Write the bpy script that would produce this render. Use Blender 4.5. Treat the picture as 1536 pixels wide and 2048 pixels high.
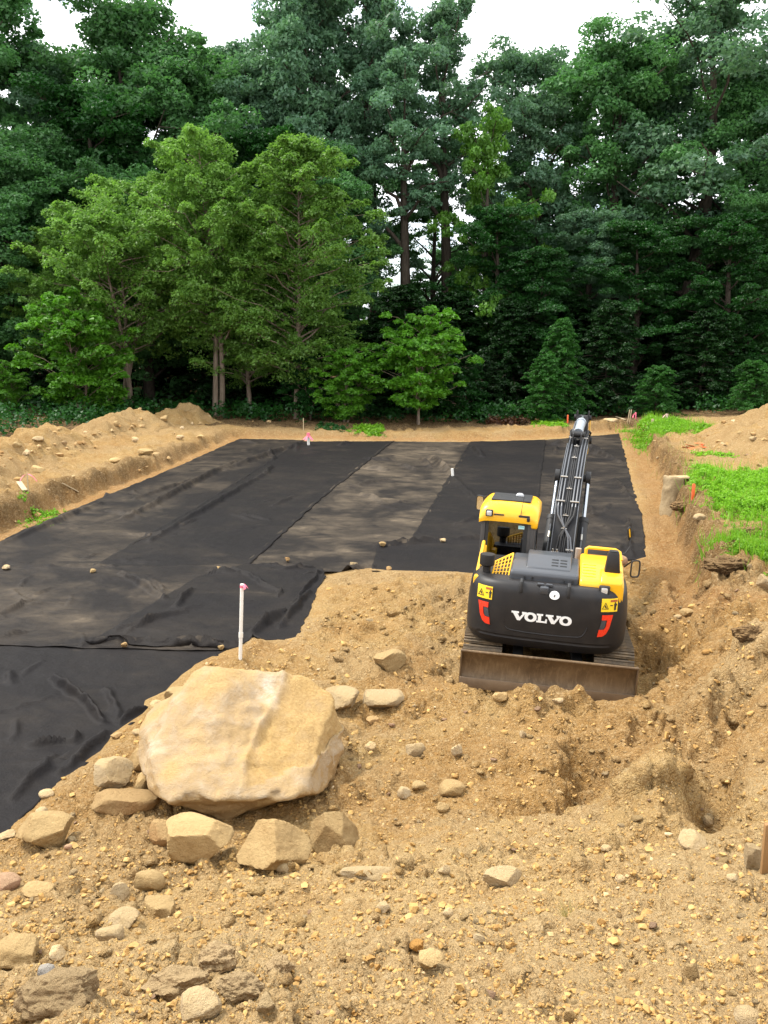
import bpy, bmesh, math, random
import numpy as np
from mathutils import Vector, Matrix, Euler

for o in list(bpy.data.objects):
    bpy.data.objects.remove(o, do_unlink=True)
scene = bpy.context.scene
COL = scene.collection
rad = math.radians
PI = math.pi

# ------------------------------------------------------------------ camera
CAM_H = 5.15
PITCH = 10.66
FPX = 1774.0                      # focal length in pixels of the 1536x2048 photograph
cam_d = bpy.data.cameras.new('camera')
cam_d.sensor_fit = 'VERTICAL'
cam_d.sensor_height = 36.0
cam_d.lens = 36.0 * FPX / 2048.0
cam_d.clip_start = 0.05
cam_d.clip_end = 3000
cam = bpy.data.objects.new('camera', cam_d)
COL.objects.link(cam)
cam.location = (0, 0, CAM_H)
cam.rotation_euler = (rad(90 - PITCH), 0, 0)
scene.camera = cam

# ------------------------------------------------------------------ sky, sun, exposure
SUN_EL, SUN_AZ = 58.0, 292.0      # azimuth clockwise from +Y: to the left, a little ahead of the camera
world = bpy.data.worlds.new('World')
scene.world = world
world.use_nodes = True
wn, wl = world.node_tree.nodes, world.node_tree.links
wn.clear()
w_out = wn.new('ShaderNodeOutputWorld')
w_bg = wn.new('ShaderNodeBackground')
w_bg.inputs['Strength'].default_value = 0.08
w_sky = wn.new('ShaderNodeTexSky')
w_sky.sky_type = 'NISHITA'
w_sky.sun_disc = False
w_sky.sun_elevation = rad(SUN_EL)
w_sky.sun_rotation = rad(SUN_AZ)
w_tc = wn.new('ShaderNodeTexCoord')
w_map = wn.new('ShaderNodeMapping')
w_map.inputs['Scale'].default_value = (1.0, 1.0, 2.2)
w_noise = wn.new('ShaderNodeTexNoise')
w_noise.inputs['Scale'].default_value = 5.5
w_noise.inputs['Detail'].default_value = 7
w_noise.inputs['Roughness'].default_value = 0.55
w_ramp = wn.new('ShaderNodeValToRGB')
w_ramp.color_ramp.elements[0].position = 0.30
w_ramp.color_ramp.elements[1].position = 0.46
w_mix = wn.new('ShaderNodeMix'); w_mix.data_type = 'RGBA'
w_mix.inputs['B'].default_value = (9.6, 9.8, 10.1, 1)          # bright cloud
wl.new(w_tc.outputs['Generated'], w_map.inputs['Vector'])
wl.new(w_map.outputs['Vector'], w_noise.inputs['Vector'])
wl.new(w_noise.outputs['Fac'], w_ramp.inputs['Fac'])
wl.new(w_ramp.outputs['Color'], w_mix.inputs['Factor'])
wl.new(w_sky.outputs['Color'], w_mix.inputs['A'])
wl.new(w_mix.outputs['Result'], w_bg.inputs['Color'])
wl.new(w_bg.outputs['Background'], w_out.inputs['Surface'])

sun_d = bpy.data.lights.new('sun', 'SUN')
sun_d.energy = 1.7
sun_d.angle = rad(11)
sun_d.color = (1.0, 0.95, 0.86)
sun = bpy.data.objects.new('sun', sun_d)
COL.objects.link(sun)
_a, _e = rad(SUN_AZ), rad(SUN_EL)
_dir = Vector((math.sin(_a) * math.cos(_e), math.cos(_a) * math.cos(_e), math.sin(_e)))   # towards the sun
sun.rotation_euler = _dir.to_track_quat('Z', 'Y').to_euler()
sun.location = (-20, -20, 60)

vs = scene.view_settings
vs.view_transform = 'Standard'
vs.look = 'None'
vs.exposure = 1.68
vs.gamma = 1.0
vs.use_curve_mapping = False
scene.cycles.max_bounces = 8
scene.cycles.diffuse_bounces = 2
scene.cycles.transparent_max_bounces = 6
scene.cycles.sample_clamp_indirect = 4
try:
    scene.cycles.use_denoising = True
except Exception:
    pass

# ------------------------------------------------------------------ small helpers
SP, CP = math.sin(rad(PITCH)), math.cos(rad(PITCH))

def ray(px, py):
    """direction of a pixel of the photograph, in the world"""
    x, v = (px - 768.0) / FPX, (1024.0 - py) / FPX
    return np.array([x, CP + v * SP, -SP + v * CP])

def base_z(y):
    """the graded floor of the pit: level near the camera, rising gently away from it"""
    y = np.asarray(y, float)
    t = np.clip(y - 13.0, 0, 25.0)
    return 0.056 * t

def at(px, py, h=0.0):
    """the point of the floor (raised by h) that a pixel of the photograph shows"""
    d = ray(px, py)
    lo, hi = 0.5, 400.0
    for _ in range(60):
        t = 0.5 * (lo + hi)
        if CAM_H + d[2] * t > float(base_z(d[1] * t)) + h:
            lo = t
        else:
            hi = t
    return (float(d[0] * lo), float(d[1] * lo), float(CAM_H + d[2] * lo))

def at_depth(px, py, y):
    d = ray(px, py)
    t = y / d[1]
    return (float(d[0] * t), float(y), float(CAM_H + d[2] * t))

def _hash(ix, iy, iz, seed):
    h = (ix.astype(np.int64) * 374761393 + iy.astype(np.int64) * 668265263 + iz.astype(np.int64) * 2147483647 + seed * 1274126177) & 0xffffffff
    h = ((h ^ (h >> 13)) * 1274126177) & 0xffffffff
    h = ((h ^ (h >> 16)) * 2246822519) & 0xffffffff
    return h ^ (h >> 15)

def perlin(x, y, z=None, seed=0):
    """gradient noise, about -1..1"""
    x = np.asarray(x, float); y = np.asarray(y, float)
    if z is None:
        xi, yi = np.floor(x), np.floor(y)
        fx, fy = x - xi, y - yi
        u, v = fx * fx * fx * (fx * (fx * 6 - 15) + 10), fy * fy * fy * (fy * (fy * 6 - 15) + 10)
        zz = np.zeros_like(xi)
        def g(dx, dy):
            a = (_hash(xi + dx, yi + dy, zz, seed) & 0xffff) * (2 * PI / 65536)
            return np.cos(a) * (fx - dx) + np.sin(a) * (fy - dy)
        n0 = g(0, 0) * (1 - u) + g(1, 0) * u
        n1 = g(0, 1) * (1 - u) + g(1, 1) * u
        return (n0 * (1 - v) + n1 * v) * 1.5
    z = np.asarray(z, float)
    xi, yi, zi = np.floor(x), np.floor(y), np.floor(z)
    fx, fy, fz = x - xi, y - yi, z - zi
    u, v, w = [f * f * f * (f * (f * 6 - 15) + 10) for f in (fx, fy, fz)]
    def g(dx, dy, dz):
        h = _hash(xi + dx, yi + dy, zi + dz, seed)
        a = (h & 0xffff) * (2 * PI / 65536)
        c = ((h >> 16) & 0xff) / 127.5 - 1
        s = np.sqrt(np.maximum(0, 1 - c * c))
        return s * np.cos(a) * (fx - dx) + s * np.sin(a) * (fy - dy) + c * (fz - dz)
    r = 0
    for dz, wz in ((0, 1 - w), (1, w)):
        for dy, wy in ((0, 1 - v), (1, v)):
            r = r + wz * wy * (g(0, dy, dz) * (1 - u) + g(1, dy, dz) * u)
    return r * 1.5

def fbm(x, y, z=None, octs=4, seed=0, gain=0.5):
    r, a, f = 0, 1.0, 1.0
    for k in range(octs):
        r = r + a * perlin(x * f + 13.7 * k, y * f - 7.3 * k, None if z is None else z * f + 3.1 * k, seed + k)
        a *= gain; f *= 2.03
    return r

def cells(x, y, z, seed=0):
    """cellular noise: distance to the nearest of scattered points, and a random number for that point"""
    xi, yi, zi = np.floor(x), np.floor(y), np.floor(z)
    best = np.full(x.shape, 9.0); sec = np.full(x.shape, 9.0); idn = np.zeros(x.shape)
    for dx in (-1, 0, 1):
        for dy in (-1, 0, 1):
            for dz in (-1, 0, 1):
                h = _hash(xi + dx, yi + dy, zi + dz, seed)
                px_ = xi + dx + (h & 0x3ff) / 1023.0; py_ = yi + dy + ((h >> 10) & 0x3ff) / 1023.0; pz_ = zi + dz + ((h >> 20) & 0x3ff) / 1023.0
                d = (x - px_) ** 2 + (y - py_) ** 2 + (z - pz_) ** 2
                nb = d < best
                sec = np.where(nb, best, np.minimum(sec, d)); best = np.where(nb, d, best); idn = np.where(nb, (h & 0xff) / 255.0, idn)
    return np.sqrt(best), np.sqrt(sec), idn

def smooth(e0, e1, x):
    t = np.clip((x - e0) / (e1 - e0), 0, 1)
    return t * t * (3 - 2 * t)

def poly_sd(P, x, y):
    """signed distance to a closed polygon, negative inside"""
    x = np.asarray(x, float); y = np.asarray(y, float)
    d2 = np.full(x.shape, 1e18); ins = np.zeros(x.shape, bool)
    n = len(P)
    for i in range(n):
        ax, ay = P[i][:2]; bx, by = P[(i + 1) % n][:2]
        ex, ey = bx - ax, by - ay
        t = np.clip(((x - ax) * ex + (y - ay) * ey) / max(ex * ex + ey * ey, 1e-12), 0, 1)
        d2 = np.minimum(d2, (x - ax - t * ex) ** 2 + (y - ay - t * ey) ** 2)
        if ay != by:
            c = ((ay > y) != (by > y)) & (x < (bx - ax) * (y - ay) / (by - ay) + ax)
            ins ^= c
    d = np.sqrt(d2)
    return np.where(ins, -d, d)

def seg_d(ax, ay, bx, by, x, y):
    ex, ey = bx - ax, by - ay
    t = np.clip(((x - ax) * ex + (y - ay) * ey) / max(ex * ex + ey * ey, 1e-12), 0, 1)
    return np.sqrt((x - ax - t * ex) ** 2 + (y - ay - t * ey) ** 2), t

# ------------------------------------------------------------------ meshes
def mesh_np(name, V, F, mat=None, smooth_shade=True):
    """a mesh out of arrays: V (n,3), F (m,k)"""
    V = np.ascontiguousarray(V, np.float32); F = np.ascontiguousarray(F, np.int32)
    me = bpy.data.meshes.new(name)
    m, k = F.shape
    me.vertices.add(len(V)); me.vertices.foreach_set('co', V.ravel())
    me.loops.add(m * k); me.loops.foreach_set('vertex_index', F.ravel())
    me.polygons.add(m); me.polygons.foreach_set('loop_start', np.arange(0, m * k, k, dtype=np.int32))
    me.polygons.foreach_set('use_smooth', np.full(m, bool(smooth_shade)))
    me.update(calc_edges=True)
    me.validate()
    if mat is not None:
        me.materials.append(mat)
    return me

def attr(me, name, values):
    a = me.attributes.new(name, 'FLOAT', 'POINT')
    a.data.foreach_set('value', np.ascontiguousarray(values, np.float32))

def obj(name, me, parent=None, loc=None, rot=None, scale=None):
    o = bpy.data.objects.new(name, me)
    COL.objects.link(o)
    if parent is not None:
        o.parent = parent
    if loc is not None: o.location = loc
    if rot is not None: o.rotation_euler = rot
    if scale is not None: o.scale = scale if hasattr(scale, '__len__') else (scale,) * 3
    return o

def empty(name, loc=(0, 0, 0), rot=(0, 0, 0)):
    o = bpy.data.objects.new(name, None)
    o.empty_display_size = 0.3
    COL.objects.link(o)
    o.location = loc; o.rotation_euler = rot
    return o

def tag(o, label=None, cat=None, group=None, kind=None):
    if label: o['label'] = label
    if cat: o['category'] = cat
    if group: o['group'] = group
    if kind: o['kind'] = kind
    return o

class MB:
    """collects boxes, tubes, prisms and lathes into one mesh"""
    def __init__(self, M=None):
        self.bm = bmesh.new(); self.M = M
    def _add(self, vs, fs):
        b = [self.bm.verts.new(v) for v in vs]
        for f in fs:
            try: self.bm.faces.new([b[i] for i in f])
            except ValueError: pass
        return b
    def box(self, c, s, bevel=0.0, R=None, taper=None, segs=2):
        t = bmesh.new()
        bmesh.ops.create_cube(t, size=1.0)
        for v in t.verts:
            k = (taper if (taper and v.co.z > 0) else (1, 1))
            v.co = Vector((v.co.x * s[0] * k[0], v.co.y * s[1] * k[1], v.co.z * s[2]))
        if bevel > 0:
            bmesh.ops.bevel(t, geom=list(t.edges), offset=bevel, segments=segs, affect='EDGES', profile=0.5)
        for v in t.verts:
            if R is not None: v.co = R @ v.co
            v.co += Vector(c)
        self._merge(t)
        return self
    def _merge(self, t):
        t.verts.index_update()
        self._add([v.co.copy() for v in t.verts], [[v.index for v in f.verts] for f in t.faces])
        t.free()
    def prism(self, pts, d, bevel=0.0, segs=2):
        """closed 3-D outline extruded by vector d"""
        t = bmesh.new()
        d = Vector(d)
        a = [t.verts.new(Vector(p)) for p in pts]
        b = [t.verts.new(Vector(p) + d) for p in pts]
        n = len(pts)
        t.faces.new(a[::-1]); t.faces.new(b)
        for i in range(n):
            t.faces.new((a[i], a[(i + 1) % n], b[(i + 1) % n], b[i]))
        bmesh.ops.recalc_face_normals(t, faces=list(t.faces))
        if bevel > 0:
            bmesh.ops.bevel(t, geom=list(t.edges), offset=bevel, segments=segs, affect='EDGES', profile=0.5)
        self._merge(t)
        return self
    def tube(self, pts, r, n=8, cap=True):
        """a round bar along points; r a number or one per point"""
        pts = [Vector(p) for p in pts]
        rs = r if hasattr(r, '__len__') else [r] * len(pts)
        vs, fs = [], []
        prev = None
        for i, p in enumerate(pts):
            t = (pts[min(i + 1, len(pts) - 1)] - pts[max(i - 1, 0)])
            if t.length < 1e-9: t = Vector((0, 0, 1))
            t.normalize()
            if prev is None:
                a = Vector((0, 0, 1)) if abs(t.z) < 0.9 else Vector((1, 0, 0))
                u = t.cross(a).normalized()
            else:
                u = (prev - t * prev.dot(t))
                u = u.normalized() if u.length > 1e-6 else t.orthogonal().normalized()
            prev = u
            w = t.cross(u)
            for k in range(n):
                q = 2 * PI * k / n
                vs.append(p + (u * math.cos(q) + w * math.sin(q)) * rs[i])
        for i in range(len(pts) - 1):
            for k in range(n):
                a, b = i * n + k, i * n + (k + 1) % n
                fs.append((a, b, b + n, a + n))
        if cap:
            fs.append(tuple(range(n))[::-1]); fs.append(tuple(range((len(pts) - 1) * n, len(pts) * n)))
        self._add(vs, fs)
        return self
    def cyl(self, a, b, r, n=16):
        return self.tube([a, b], r, n)
    def lathe(self, prof, c=(0, 0, 0), n=24):
        """profile [(r,z)...] turned about z"""
        vs, fs = [], []
        for r_, z_ in prof:
            for k in range(n):
                q = 2 * PI * k / n
                vs.append((c[0] + r_ * math.cos(q), c[1] + r_ * math.sin(q), c[2] + z_))
        for i in range(len(prof) - 1):
            for k in range(n):
                a, b = i * n + k, i * n + (k + 1) % n
                fs.append((a, b, b + n, a + n))
        fs.append(tuple(range(n))[::-1]); fs.append(tuple(range((len(prof) - 1) * n, len(prof) * n)))
        self._add(vs, fs)
        return self
    def poly(self, pts):
        self._add([Vector(p) for p in pts], [tuple(range(len(pts)))])
        return self
    def build(self, name, mat, parent=None, angle=35, loc=None, rot=None):
        if self.M is not None:
            for v in self.bm.verts: v.co = self.M @ v.co
        bmesh.ops.recalc_face_normals(self.bm, faces=list(self.bm.faces))
        me = bpy.data.meshes.new(name)
        self.bm.to_mesh(me); self.bm.free()
        me.polygons.foreach_set('use_smooth', [True] * len(me.polygons))
        try: me.set_sharp_from_angle(angle=rad(angle))
        except Exception: pass
        me.materials.append(mat)
        return obj(name, me, parent, loc, rot)

# ------------------------------------------------------------------ materials
class NT:
    def __init__(self, name):
        self.m = bpy.data.materials.new(name); self.m.use_nodes = True
        self.t = self.m.node_tree; self.t.nodes.clear()
        self.out = self.t.nodes.new('ShaderNodeOutputMaterial')
    def n(self, ty, **kw):
        nd = self.t.nodes.new(ty)
        for k, v in kw.items():
            if k in nd.inputs.keys():
                if isinstance(v, bpy.types.NodeSocket): self.t.links.new(v, nd.inputs[k])
                else: nd.inputs[k].default_value = v
            else: setattr(nd, k, v)
        return nd
    def link(self, a, b): self.t.links.new(a, b)
    def coord(self, kind='Object'): return self.n('ShaderNodeTexCoord').outputs[kind]
    def noise(self, vec, scale, detail=4, rough=0.55, dist=0.0):
        nd = self.n('ShaderNodeTexNoise', Scale=scale, Detail=detail, Roughness=rough, Distortion=dist)
        self.link(vec, nd.inputs['Vector']); return nd.outputs['Fac']
    def ramp(self, fac, a, b, ca=(0, 0, 0, 1), cb=(1, 1, 1, 1)):
        nd = self.n('ShaderNodeValToRGB')
        nd.color_ramp.elements[0].position = a; nd.color_ramp.elements[1].position = b
        nd.color_ramp.elements[0].color = ca; nd.color_ramp.elements[1].color = cb
        self.link(fac, nd.inputs['Fac']); return nd.outputs['Color']
    def mix(self, fac, a, b):
        nd = self.n('ShaderNodeMix'); nd.data_type = 'RGBA'
        for s, v in (('Factor', fac), ('A', a), ('B', b)):
            sock = [i for i in nd.inputs if i.name == s and i.enabled][0]
            if isinstance(v, bpy.types.NodeSocket): self.link(v, sock)
            else: sock.default_value = v if not hasattr(v, '__len__') or len(v) == 4 else (*v, 1)
        return [o for o in nd.outputs if o.enabled][0]
    def math(self, op, a, b=None):
        nd = self.n('ShaderNodeMath'); nd.operation = op
        for i, v in enumerate((a, b)):
            if v is None: continue
            if isinstance(v, bpy.types.NodeSocket): self.link(v, nd.inputs[i])
            else: nd.inputs[i].default_value = v
        return nd.outputs[0]
    def attr(self, name):
        nd = self.n('ShaderNodeAttribute'); nd.attribute_name = name
        return nd.outputs['Fac']
    def bump(self, h, strength=0.5, dist=0.02, normal=None):
        nd = self.n('ShaderNodeBump', Strength=strength, Distance=dist)
        self.link(h, nd.inputs['Height'])
        if normal is not None: self.link(normal, nd.inputs['Normal'])
        return nd.outputs['Normal']
    def bsdf(self, color, rough=0.6, metal=0.0, normal=None, spec=0.5, **kw):
        nd = self.n('ShaderNodeBsdfPrincipled')
        for s, v in (('Base Color', color), ('Roughness', rough), ('Metallic', metal), ('Specular IOR Level', spec)):
            if isinstance(v, bpy.types.NodeSocket): self.link(v, nd.inputs[s])
            else: nd.inputs[s].default_value = v if not hasattr(v, '__len__') or len(v) == 4 else (*v, 1)
        for k, v in kw.items(): nd.inputs[k.replace('_', ' ')].default_value = v
        if normal is not None: self.link(normal, nd.inputs['Normal'])
        self.link(nd.outputs[0], self.out.inputs['Surface'])
        return nd

def c4(c): return (c[0], c[1], c[2], 1)

def m_paint(name, col, rough=0.4, metal=0.0, dust=0.15, dustcol=(0.36, 0.25, 0.14), bump=0.0, scale=9, spec=0.5):
    t = NT(name); co = t.coord()
    n1 = t.noise(co, scale, 5, 0.6); n2 = t.noise(co, scale * 7, 3, 0.6)
    f = t.math('MULTIPLY', t.ramp(n1, 0.42, 0.75), dust)
    f = t.math('ADD', f, t.math('MULTIPLY', t.ramp(n2, 0.55, 0.8), dust * 0.6))
    c = t.mix(f, c4(col), c4(dustcol))
    r = t.math('ADD', t.math('MULTIPLY', n1, 0.25), rough - 0.1)
    nb = t.bump(n2, bump, 0.004) if bump else None
    t.bsdf(c, r, metal, nb, spec)
    return t.m

def m_leaf(name, c1, c2, trans=0.35, tint=None):
    """leaf colour differs from leaf to leaf and, a little, from tree to tree"""
    t = NT(name)
    geo = t.n('ShaderNodeNewGeometry')
    ob = t.n('ShaderNodeObjectInfo')
    tone = t.attr('tone')
    c = t.mix(geo.outputs['Random Per Island'], c4(c1), c4(c2))
    c = t.mix(t.math('MULTIPLY', tone, 0.6), c, c4(tint or (c2[0] * 1.25, c2[1] * 1.25, c2[2] * 1.05)))
    v = t.math('ADD', t.math('MULTIPLY', ob.outputs['Random'], 0.3), 0.85)
    hsv = t.n('ShaderNodeHueSaturation'); t.link(v, hsv.inputs['Value']); t.link(c, hsv.inputs['Color'])
    c = hsv.outputs['Color']
    d = t.n('ShaderNodeBsdfDiffuse'); t.link(c, d.inputs['Color'])
    tr = t.n('ShaderNodeBsdfTranslucent')
    c2_ = t.mix(0.5, c, c4((c2[0] * 1.2, c2[1] * 1.45, c2[2] * 0.6)))
    t.link(c2_, tr.inputs['Color'])
    mx = t.n('ShaderNodeMixShader', Fac=trans)
    t.link(d.outputs[0], mx.inputs[1]); t.link(tr.outputs[0], mx.inputs[2])
    gl = t.n('ShaderNodeBsdfGlossy', Roughness=0.45); gl.inputs['Color'].default_value = (1, 1, 1, 1)
    m2 = t.n('ShaderNodeMixShader', Fac=0.02)
    t.link(mx.outputs[0], m2.inputs[1]); t.link(gl.outputs[0], m2.inputs[2])
    t.link(m2.outputs[0], t.out.inputs['Surface'])
    return t.m

def m_rock(name, c1, c2, dust=(0.45, 0.31, 0.15), dust_amt=0.5, scale=3.0):
    t = NT(name); co = t.coord()
    ob = t.n('ShaderNodeObjectInfo')
    nd = t.n('ShaderNodeVectorMath'); nd.operation = 'ADD'
    sc_ = t.n('ShaderNodeVectorMath'); sc_.operation = 'SCALE'
    t.link(ob.outputs['Location'], sc_.inputs[0]); sc_.inputs['Scale'].default_value = 3.7
    t.link(co, nd.inputs[0]); t.link(sc_.outputs[0], nd.inputs[1]); v = nd.outputs[0]
    n1 = t.noise(v, scale, 6, 0.62, 0.4); n2 = t.noise(v, scale * 9, 5, 0.7)
    n3 = t.noise(v, scale * 40, 3, 0.7)
    c = t.mix(t.ramp(n1, 0.35, 0.65), c4(c1), c4(c2))
    c = t.mix(t.math('MULTIPLY', t.ramp(n2, 0.50, 0.72), 0.32), c, c4((c2[0] * 0.55, c2[1] * 0.5, c2[2] * 0.45)))
    geo = t.n('ShaderNodeNewGeometry')
    sx = t.n('ShaderNodeSeparateXYZ'); t.link(geo.outputs['Normal'], sx.inputs[0])
    up = t.ramp(t.math('ADD', sx.outputs['Z'], t.math('MULTIPLY', t.math('SUBTRACT', n2, 0.5), 1.2)), 0.35, 0.8)
    c = t.mix(t.math('MULTIPLY', up, dust_amt), c, c4(dust))
    hsv = t.n('ShaderNodeHueSaturation'); t.link(c, hsv.inputs['Color'])
    t.link(t.math('ADD', t.math('MULTIPLY', ob.outputs['Random'], 0.4), 0.8), hsv.inputs['Value'])
    h = t.math('ADD', t.math('MULTIPLY', n2, 1.4), t.math('ADD', t.math('MULTIPLY', n3, 0.6), n1))
    t.bsdf(hsv.outputs['Color'], 0.9, 0, t.bump(h, 0.9, 0.035), 0.2)
    return t.m
# ================================================================== the ground
# outline of all the cloth laid in the pit
CLOTH = [at(480, 878), at(605, 882), at(785, 884), at(943, 885), at(1090, 880), at(1238, 868), at(1262, 960), at(1285, 1040),
         at(1293, 1117), at(1180, 1150), at(1040, 1152), at(940, 1152), at(775, 1146), at(735, 1140), at(706, 1140), at(668, 1156), at(650, 1160),
         at(640, 1200), at(622, 1240), at(590, 1278), at(540, 1284), at(500, 1276), at(474, 1300), at(405, 1335), at(345, 1388),
         at(300, 1405), at(298, 1430), at(235, 1470), at(215, 1505), at(120, 1560), at(60, 1615), at(0, 1672), at(-110, 1790),
         at(-420, 1790), at(-420, 1275), at(-200, 1178), at(0, 1082), at(70, 1052), at(200, 998), at(330, 945)]
# foot of the cut bank round the pit
PIT = [at(-620, 1385), at(-420, 1255), at(-200, 1158), at(0, 1062), at(70, 1036), at(200, 984), at(330, 934), at(470, 872), at(605, 872), at(785, 876),
       at(943, 877), at(1090, 870), at(1268, 858), at(1302, 925), at(1336, 985), at(1342, 1035), at(1352, 1070), at(1372, 1140),
       at(1390, 1200), at(1390, 1260), (8.6, 13.0), (30, 9.0), (30, -20), (-30, -20), (-30, 8)]

# heights above the floor plane: (pixel x, pixel y, height)
CTRL_IN = [(480, 878, 0), (785, 884, 0), (1100, 880, 0), (1238, 868, 0), (200, 998, 0), (0, 1082, 0), (300, 1100, 0), (600, 1050, 0), (900, 1000, 0),
           (1262, 960, 0), (1285, 1040, 0), (1300, 950, 0), (1330, 1040, 0), (1345, 1095, .02), (1250, 900, 0), (1200, 1000, 0), (1290, 1117, .02), (940, 1152, .05), (775, 1146, .05), (650, 1160, .03), (590, 1278, .03), (474, 1300, .05), (300, 1415, .03), (215, 1505, .03),
           (0, 1672, 0), (-420, 1500, 0), (-420, 1790, .0), (-420, 1275, 0), (100, 1400, -.02), (400, 1200, 0),
           (800, 1180, .16), (880, 1200, .10), (780, 1240, .16), (700, 1300, .22), (560, 1310, .18), (620, 1340, .22), (840, 1300, .12), (900, 1350, .08),
           (1098, 1330, -.05), (1000, 1250, 0), (1200, 1250, -.05), (1100, 1180, .05), (1290, 1180, .02),
           (1090, 1428, .26), (950, 1420, .12), (1230, 1440, .10), (1290, 1330, -.08), (1300, 1400, .0), (1330, 1230, .05),
           (1345, 1300, .22), (1380, 1330, .35), (1420, 1200, .60),
           (700, 1400, .22), (800, 1480, .16), (720, 1560, .12), (900, 1500, .22), (1000, 1560, .24), (1050, 1480, .30), (900, 1620, .22), (760, 1650, .22),
           (450, 1420, .12), (280, 1560, .10), (200, 1620, .12), (480, 1660, .10), (90, 1690, .12), (0, 1740, .20), (250, 1690, .28),
           (1130, 1500, .36), (1180, 1540, .16), (1205, 1610, .10), (1275, 1640, .18), (1170, 1640, .22),
           (1250, 1480, .52), (1310, 1560, .92), (1290, 1430, .38), (1370, 1420, .72), (1420, 1480, .98), (1400, 1560, 1.0), (1410, 1630, .86), (1350, 1600, .98), (1440, 1400, .98), (1400, 1360, .66),
           (1500, 1300, 1.62), (1470, 1330, 1.30), (1536, 1400, 1.55), (1480, 1400, 1.22), (1490, 1500, 1.22), (1536, 1560, 1.35), (1500, 1640, 1.18), (1580, 1300, 1.75),
           (1430, 1300, .75), (1480, 1230, .75), (1536, 1240, .95),
           # the bank below the camera
           (400, 1740, .42), (600, 1735, .42), (768, 1712, .52), (1000, 1695, .80), (1250, 1665, 1.10), (1450, 1688, 1.26), (1536, 1720, 1.34), (150, 1760, .42), (0, 1800, .55),
           (-200, 1850, .6), (0, 1900, 1.05), (300, 1850, .95), (768, 1850, 1.25), (1250, 1850, 1.62), (1536, 1850, 1.75),
           (0, 2048, 1.95), (400, 2048, 2.05), (768, 2048, 2.2), (1200, 2048, 2.35), (1536, 2048, 2.45), (-300, 2048, 1.9), (1800, 2048, 2.6), (1800, 1700, 1.6)]
CTRL_W = [(-6, 1.5, 2.6), (0, 1.0, 3.2), (6, 1.5, 3.3), (-9, 5, .9), (9, 6, 2.1), (14, 9, 2.0), (0, -3, 3.5), (14, -3, 3.5), (-14, -3, 3.0), (9, 12, 1.35), (13, 14, 1.5)]
CTRL_OUT = [(-420, 1235, .8), (-200, 1130, .72), (0, 1030, .65), (200, 960, .52), (330, 915, .42), (440, 865, .28), (605, 868, .15), (785, 872, .12), (943, 872, .14),
            (1090, 866, .2), (1250, 850, .5), (1330, 930, .8), (1345, 1000, 1.0), (1365, 1080, .95), (1400, 1150, .85), (1400, 1220, .65),
            (1500, 1150, 1.0), (1480, 1060, 1.02), (1450, 980, 1.0), (1536, 1090, 1.05), (1420, 900, .75), (1340, 850, .6), (1536, 920, .9)]
CTRL_OUT_W = [(-14, 22, .9), (-20, 30, .9), (-10, 43, .3), (-3, 44, .12), (4, 44, .12), (12, 44, .3), (20, 38, .8), (20, 26, 1.1), (16, 18, 1.3), (10, 14.5, 1.1), (13, 14, 1.5),
              (0, 60, .6), (-25, 55, .8), (25, 55, .9), (60, 60, 1), (-60, 60, 1), (0, 120, 1), (-30, 10, 1), (30, 12, 1.6), (9, 12, 1.35)]

def rbf(pts):
    P = np.array([p[:2] for p in pts]); h = np.array([p[2] for p in pts])
    D = np.sqrt(((P[:, None] - P[None]) ** 2).sum(-1) + 0.04)
    n = len(P)
    A = np.zeros((n + 1, n + 1)); A[:n, :n] = -D - np.eye(n) * 0.02; A[:n, n] = 1; A[n, :n] = 1
    w = np.linalg.solve(A, np.append(h, 0))
    def f(x, y):
        r = np.full(np.shape(x), w[n])
        for k in range(n):
            r = r - w[k] * np.sqrt((x - P[k, 0]) ** 2 + (y - P[k, 1]) ** 2 + 0.04)
        return r
    return f

h_in = rbf([(*at(a, b, c)[:2], c) for a, b, c in CTRL_IN] + CTRL_W)
h_out = rbf([(*at(a, b, c)[:2], c) for a, b, c in CTRL_OUT] + CTRL_OUT_W)

# ruts, crests and dug places: (x0,y0,x1,y1 in photo pixels, height there, width, amount)
TROUGHS = [(1150, 1505, 1185, 1600, .25, .20, -.30), (1185, 1600, 1232, 1648, .2, .30, -.36), (1232, 1650, 1300, 1652, .25, .24, -.28), (1010, 1500, 1060, 1560, .25, .10, -.10), (1330, 1470, 1370, 1400, .7, .10, -.12), (1400, 1190, 1405, 1250, .5, .14, -.18), (1290, 1290, 1330, 1380, 0, .35, -.10), (650, 1690, 720, 1600, .15, .25, -.08),
           (1010, 1590, 1080, 1620, .25, .12, -.10), (960, 1640, 1100, 1660, .3, .2, -.08), (330, 1700, 620, 1712, .2, .18, -.12),
           (1450, 1470, 1425, 1640, .95, .26, -.18), (1290, 1480, 1370, 1390, .5, .25, -.16), (1470, 1440, 1536, 1420, 1.1, .06, -.06), (1470, 1545, 1536, 1530, 1.1, .06, -.06), (1475, 1610, 1536, 1600, 1.1, .06, -.06),
           (1440, 1330, 1536, 1300, 1.0, .05, -.04), (1150, 1800, 1300, 1830, 1.5, .12, -.05), (500, 1960, 620, 1900, 1.5, .1, -.05)]
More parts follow.
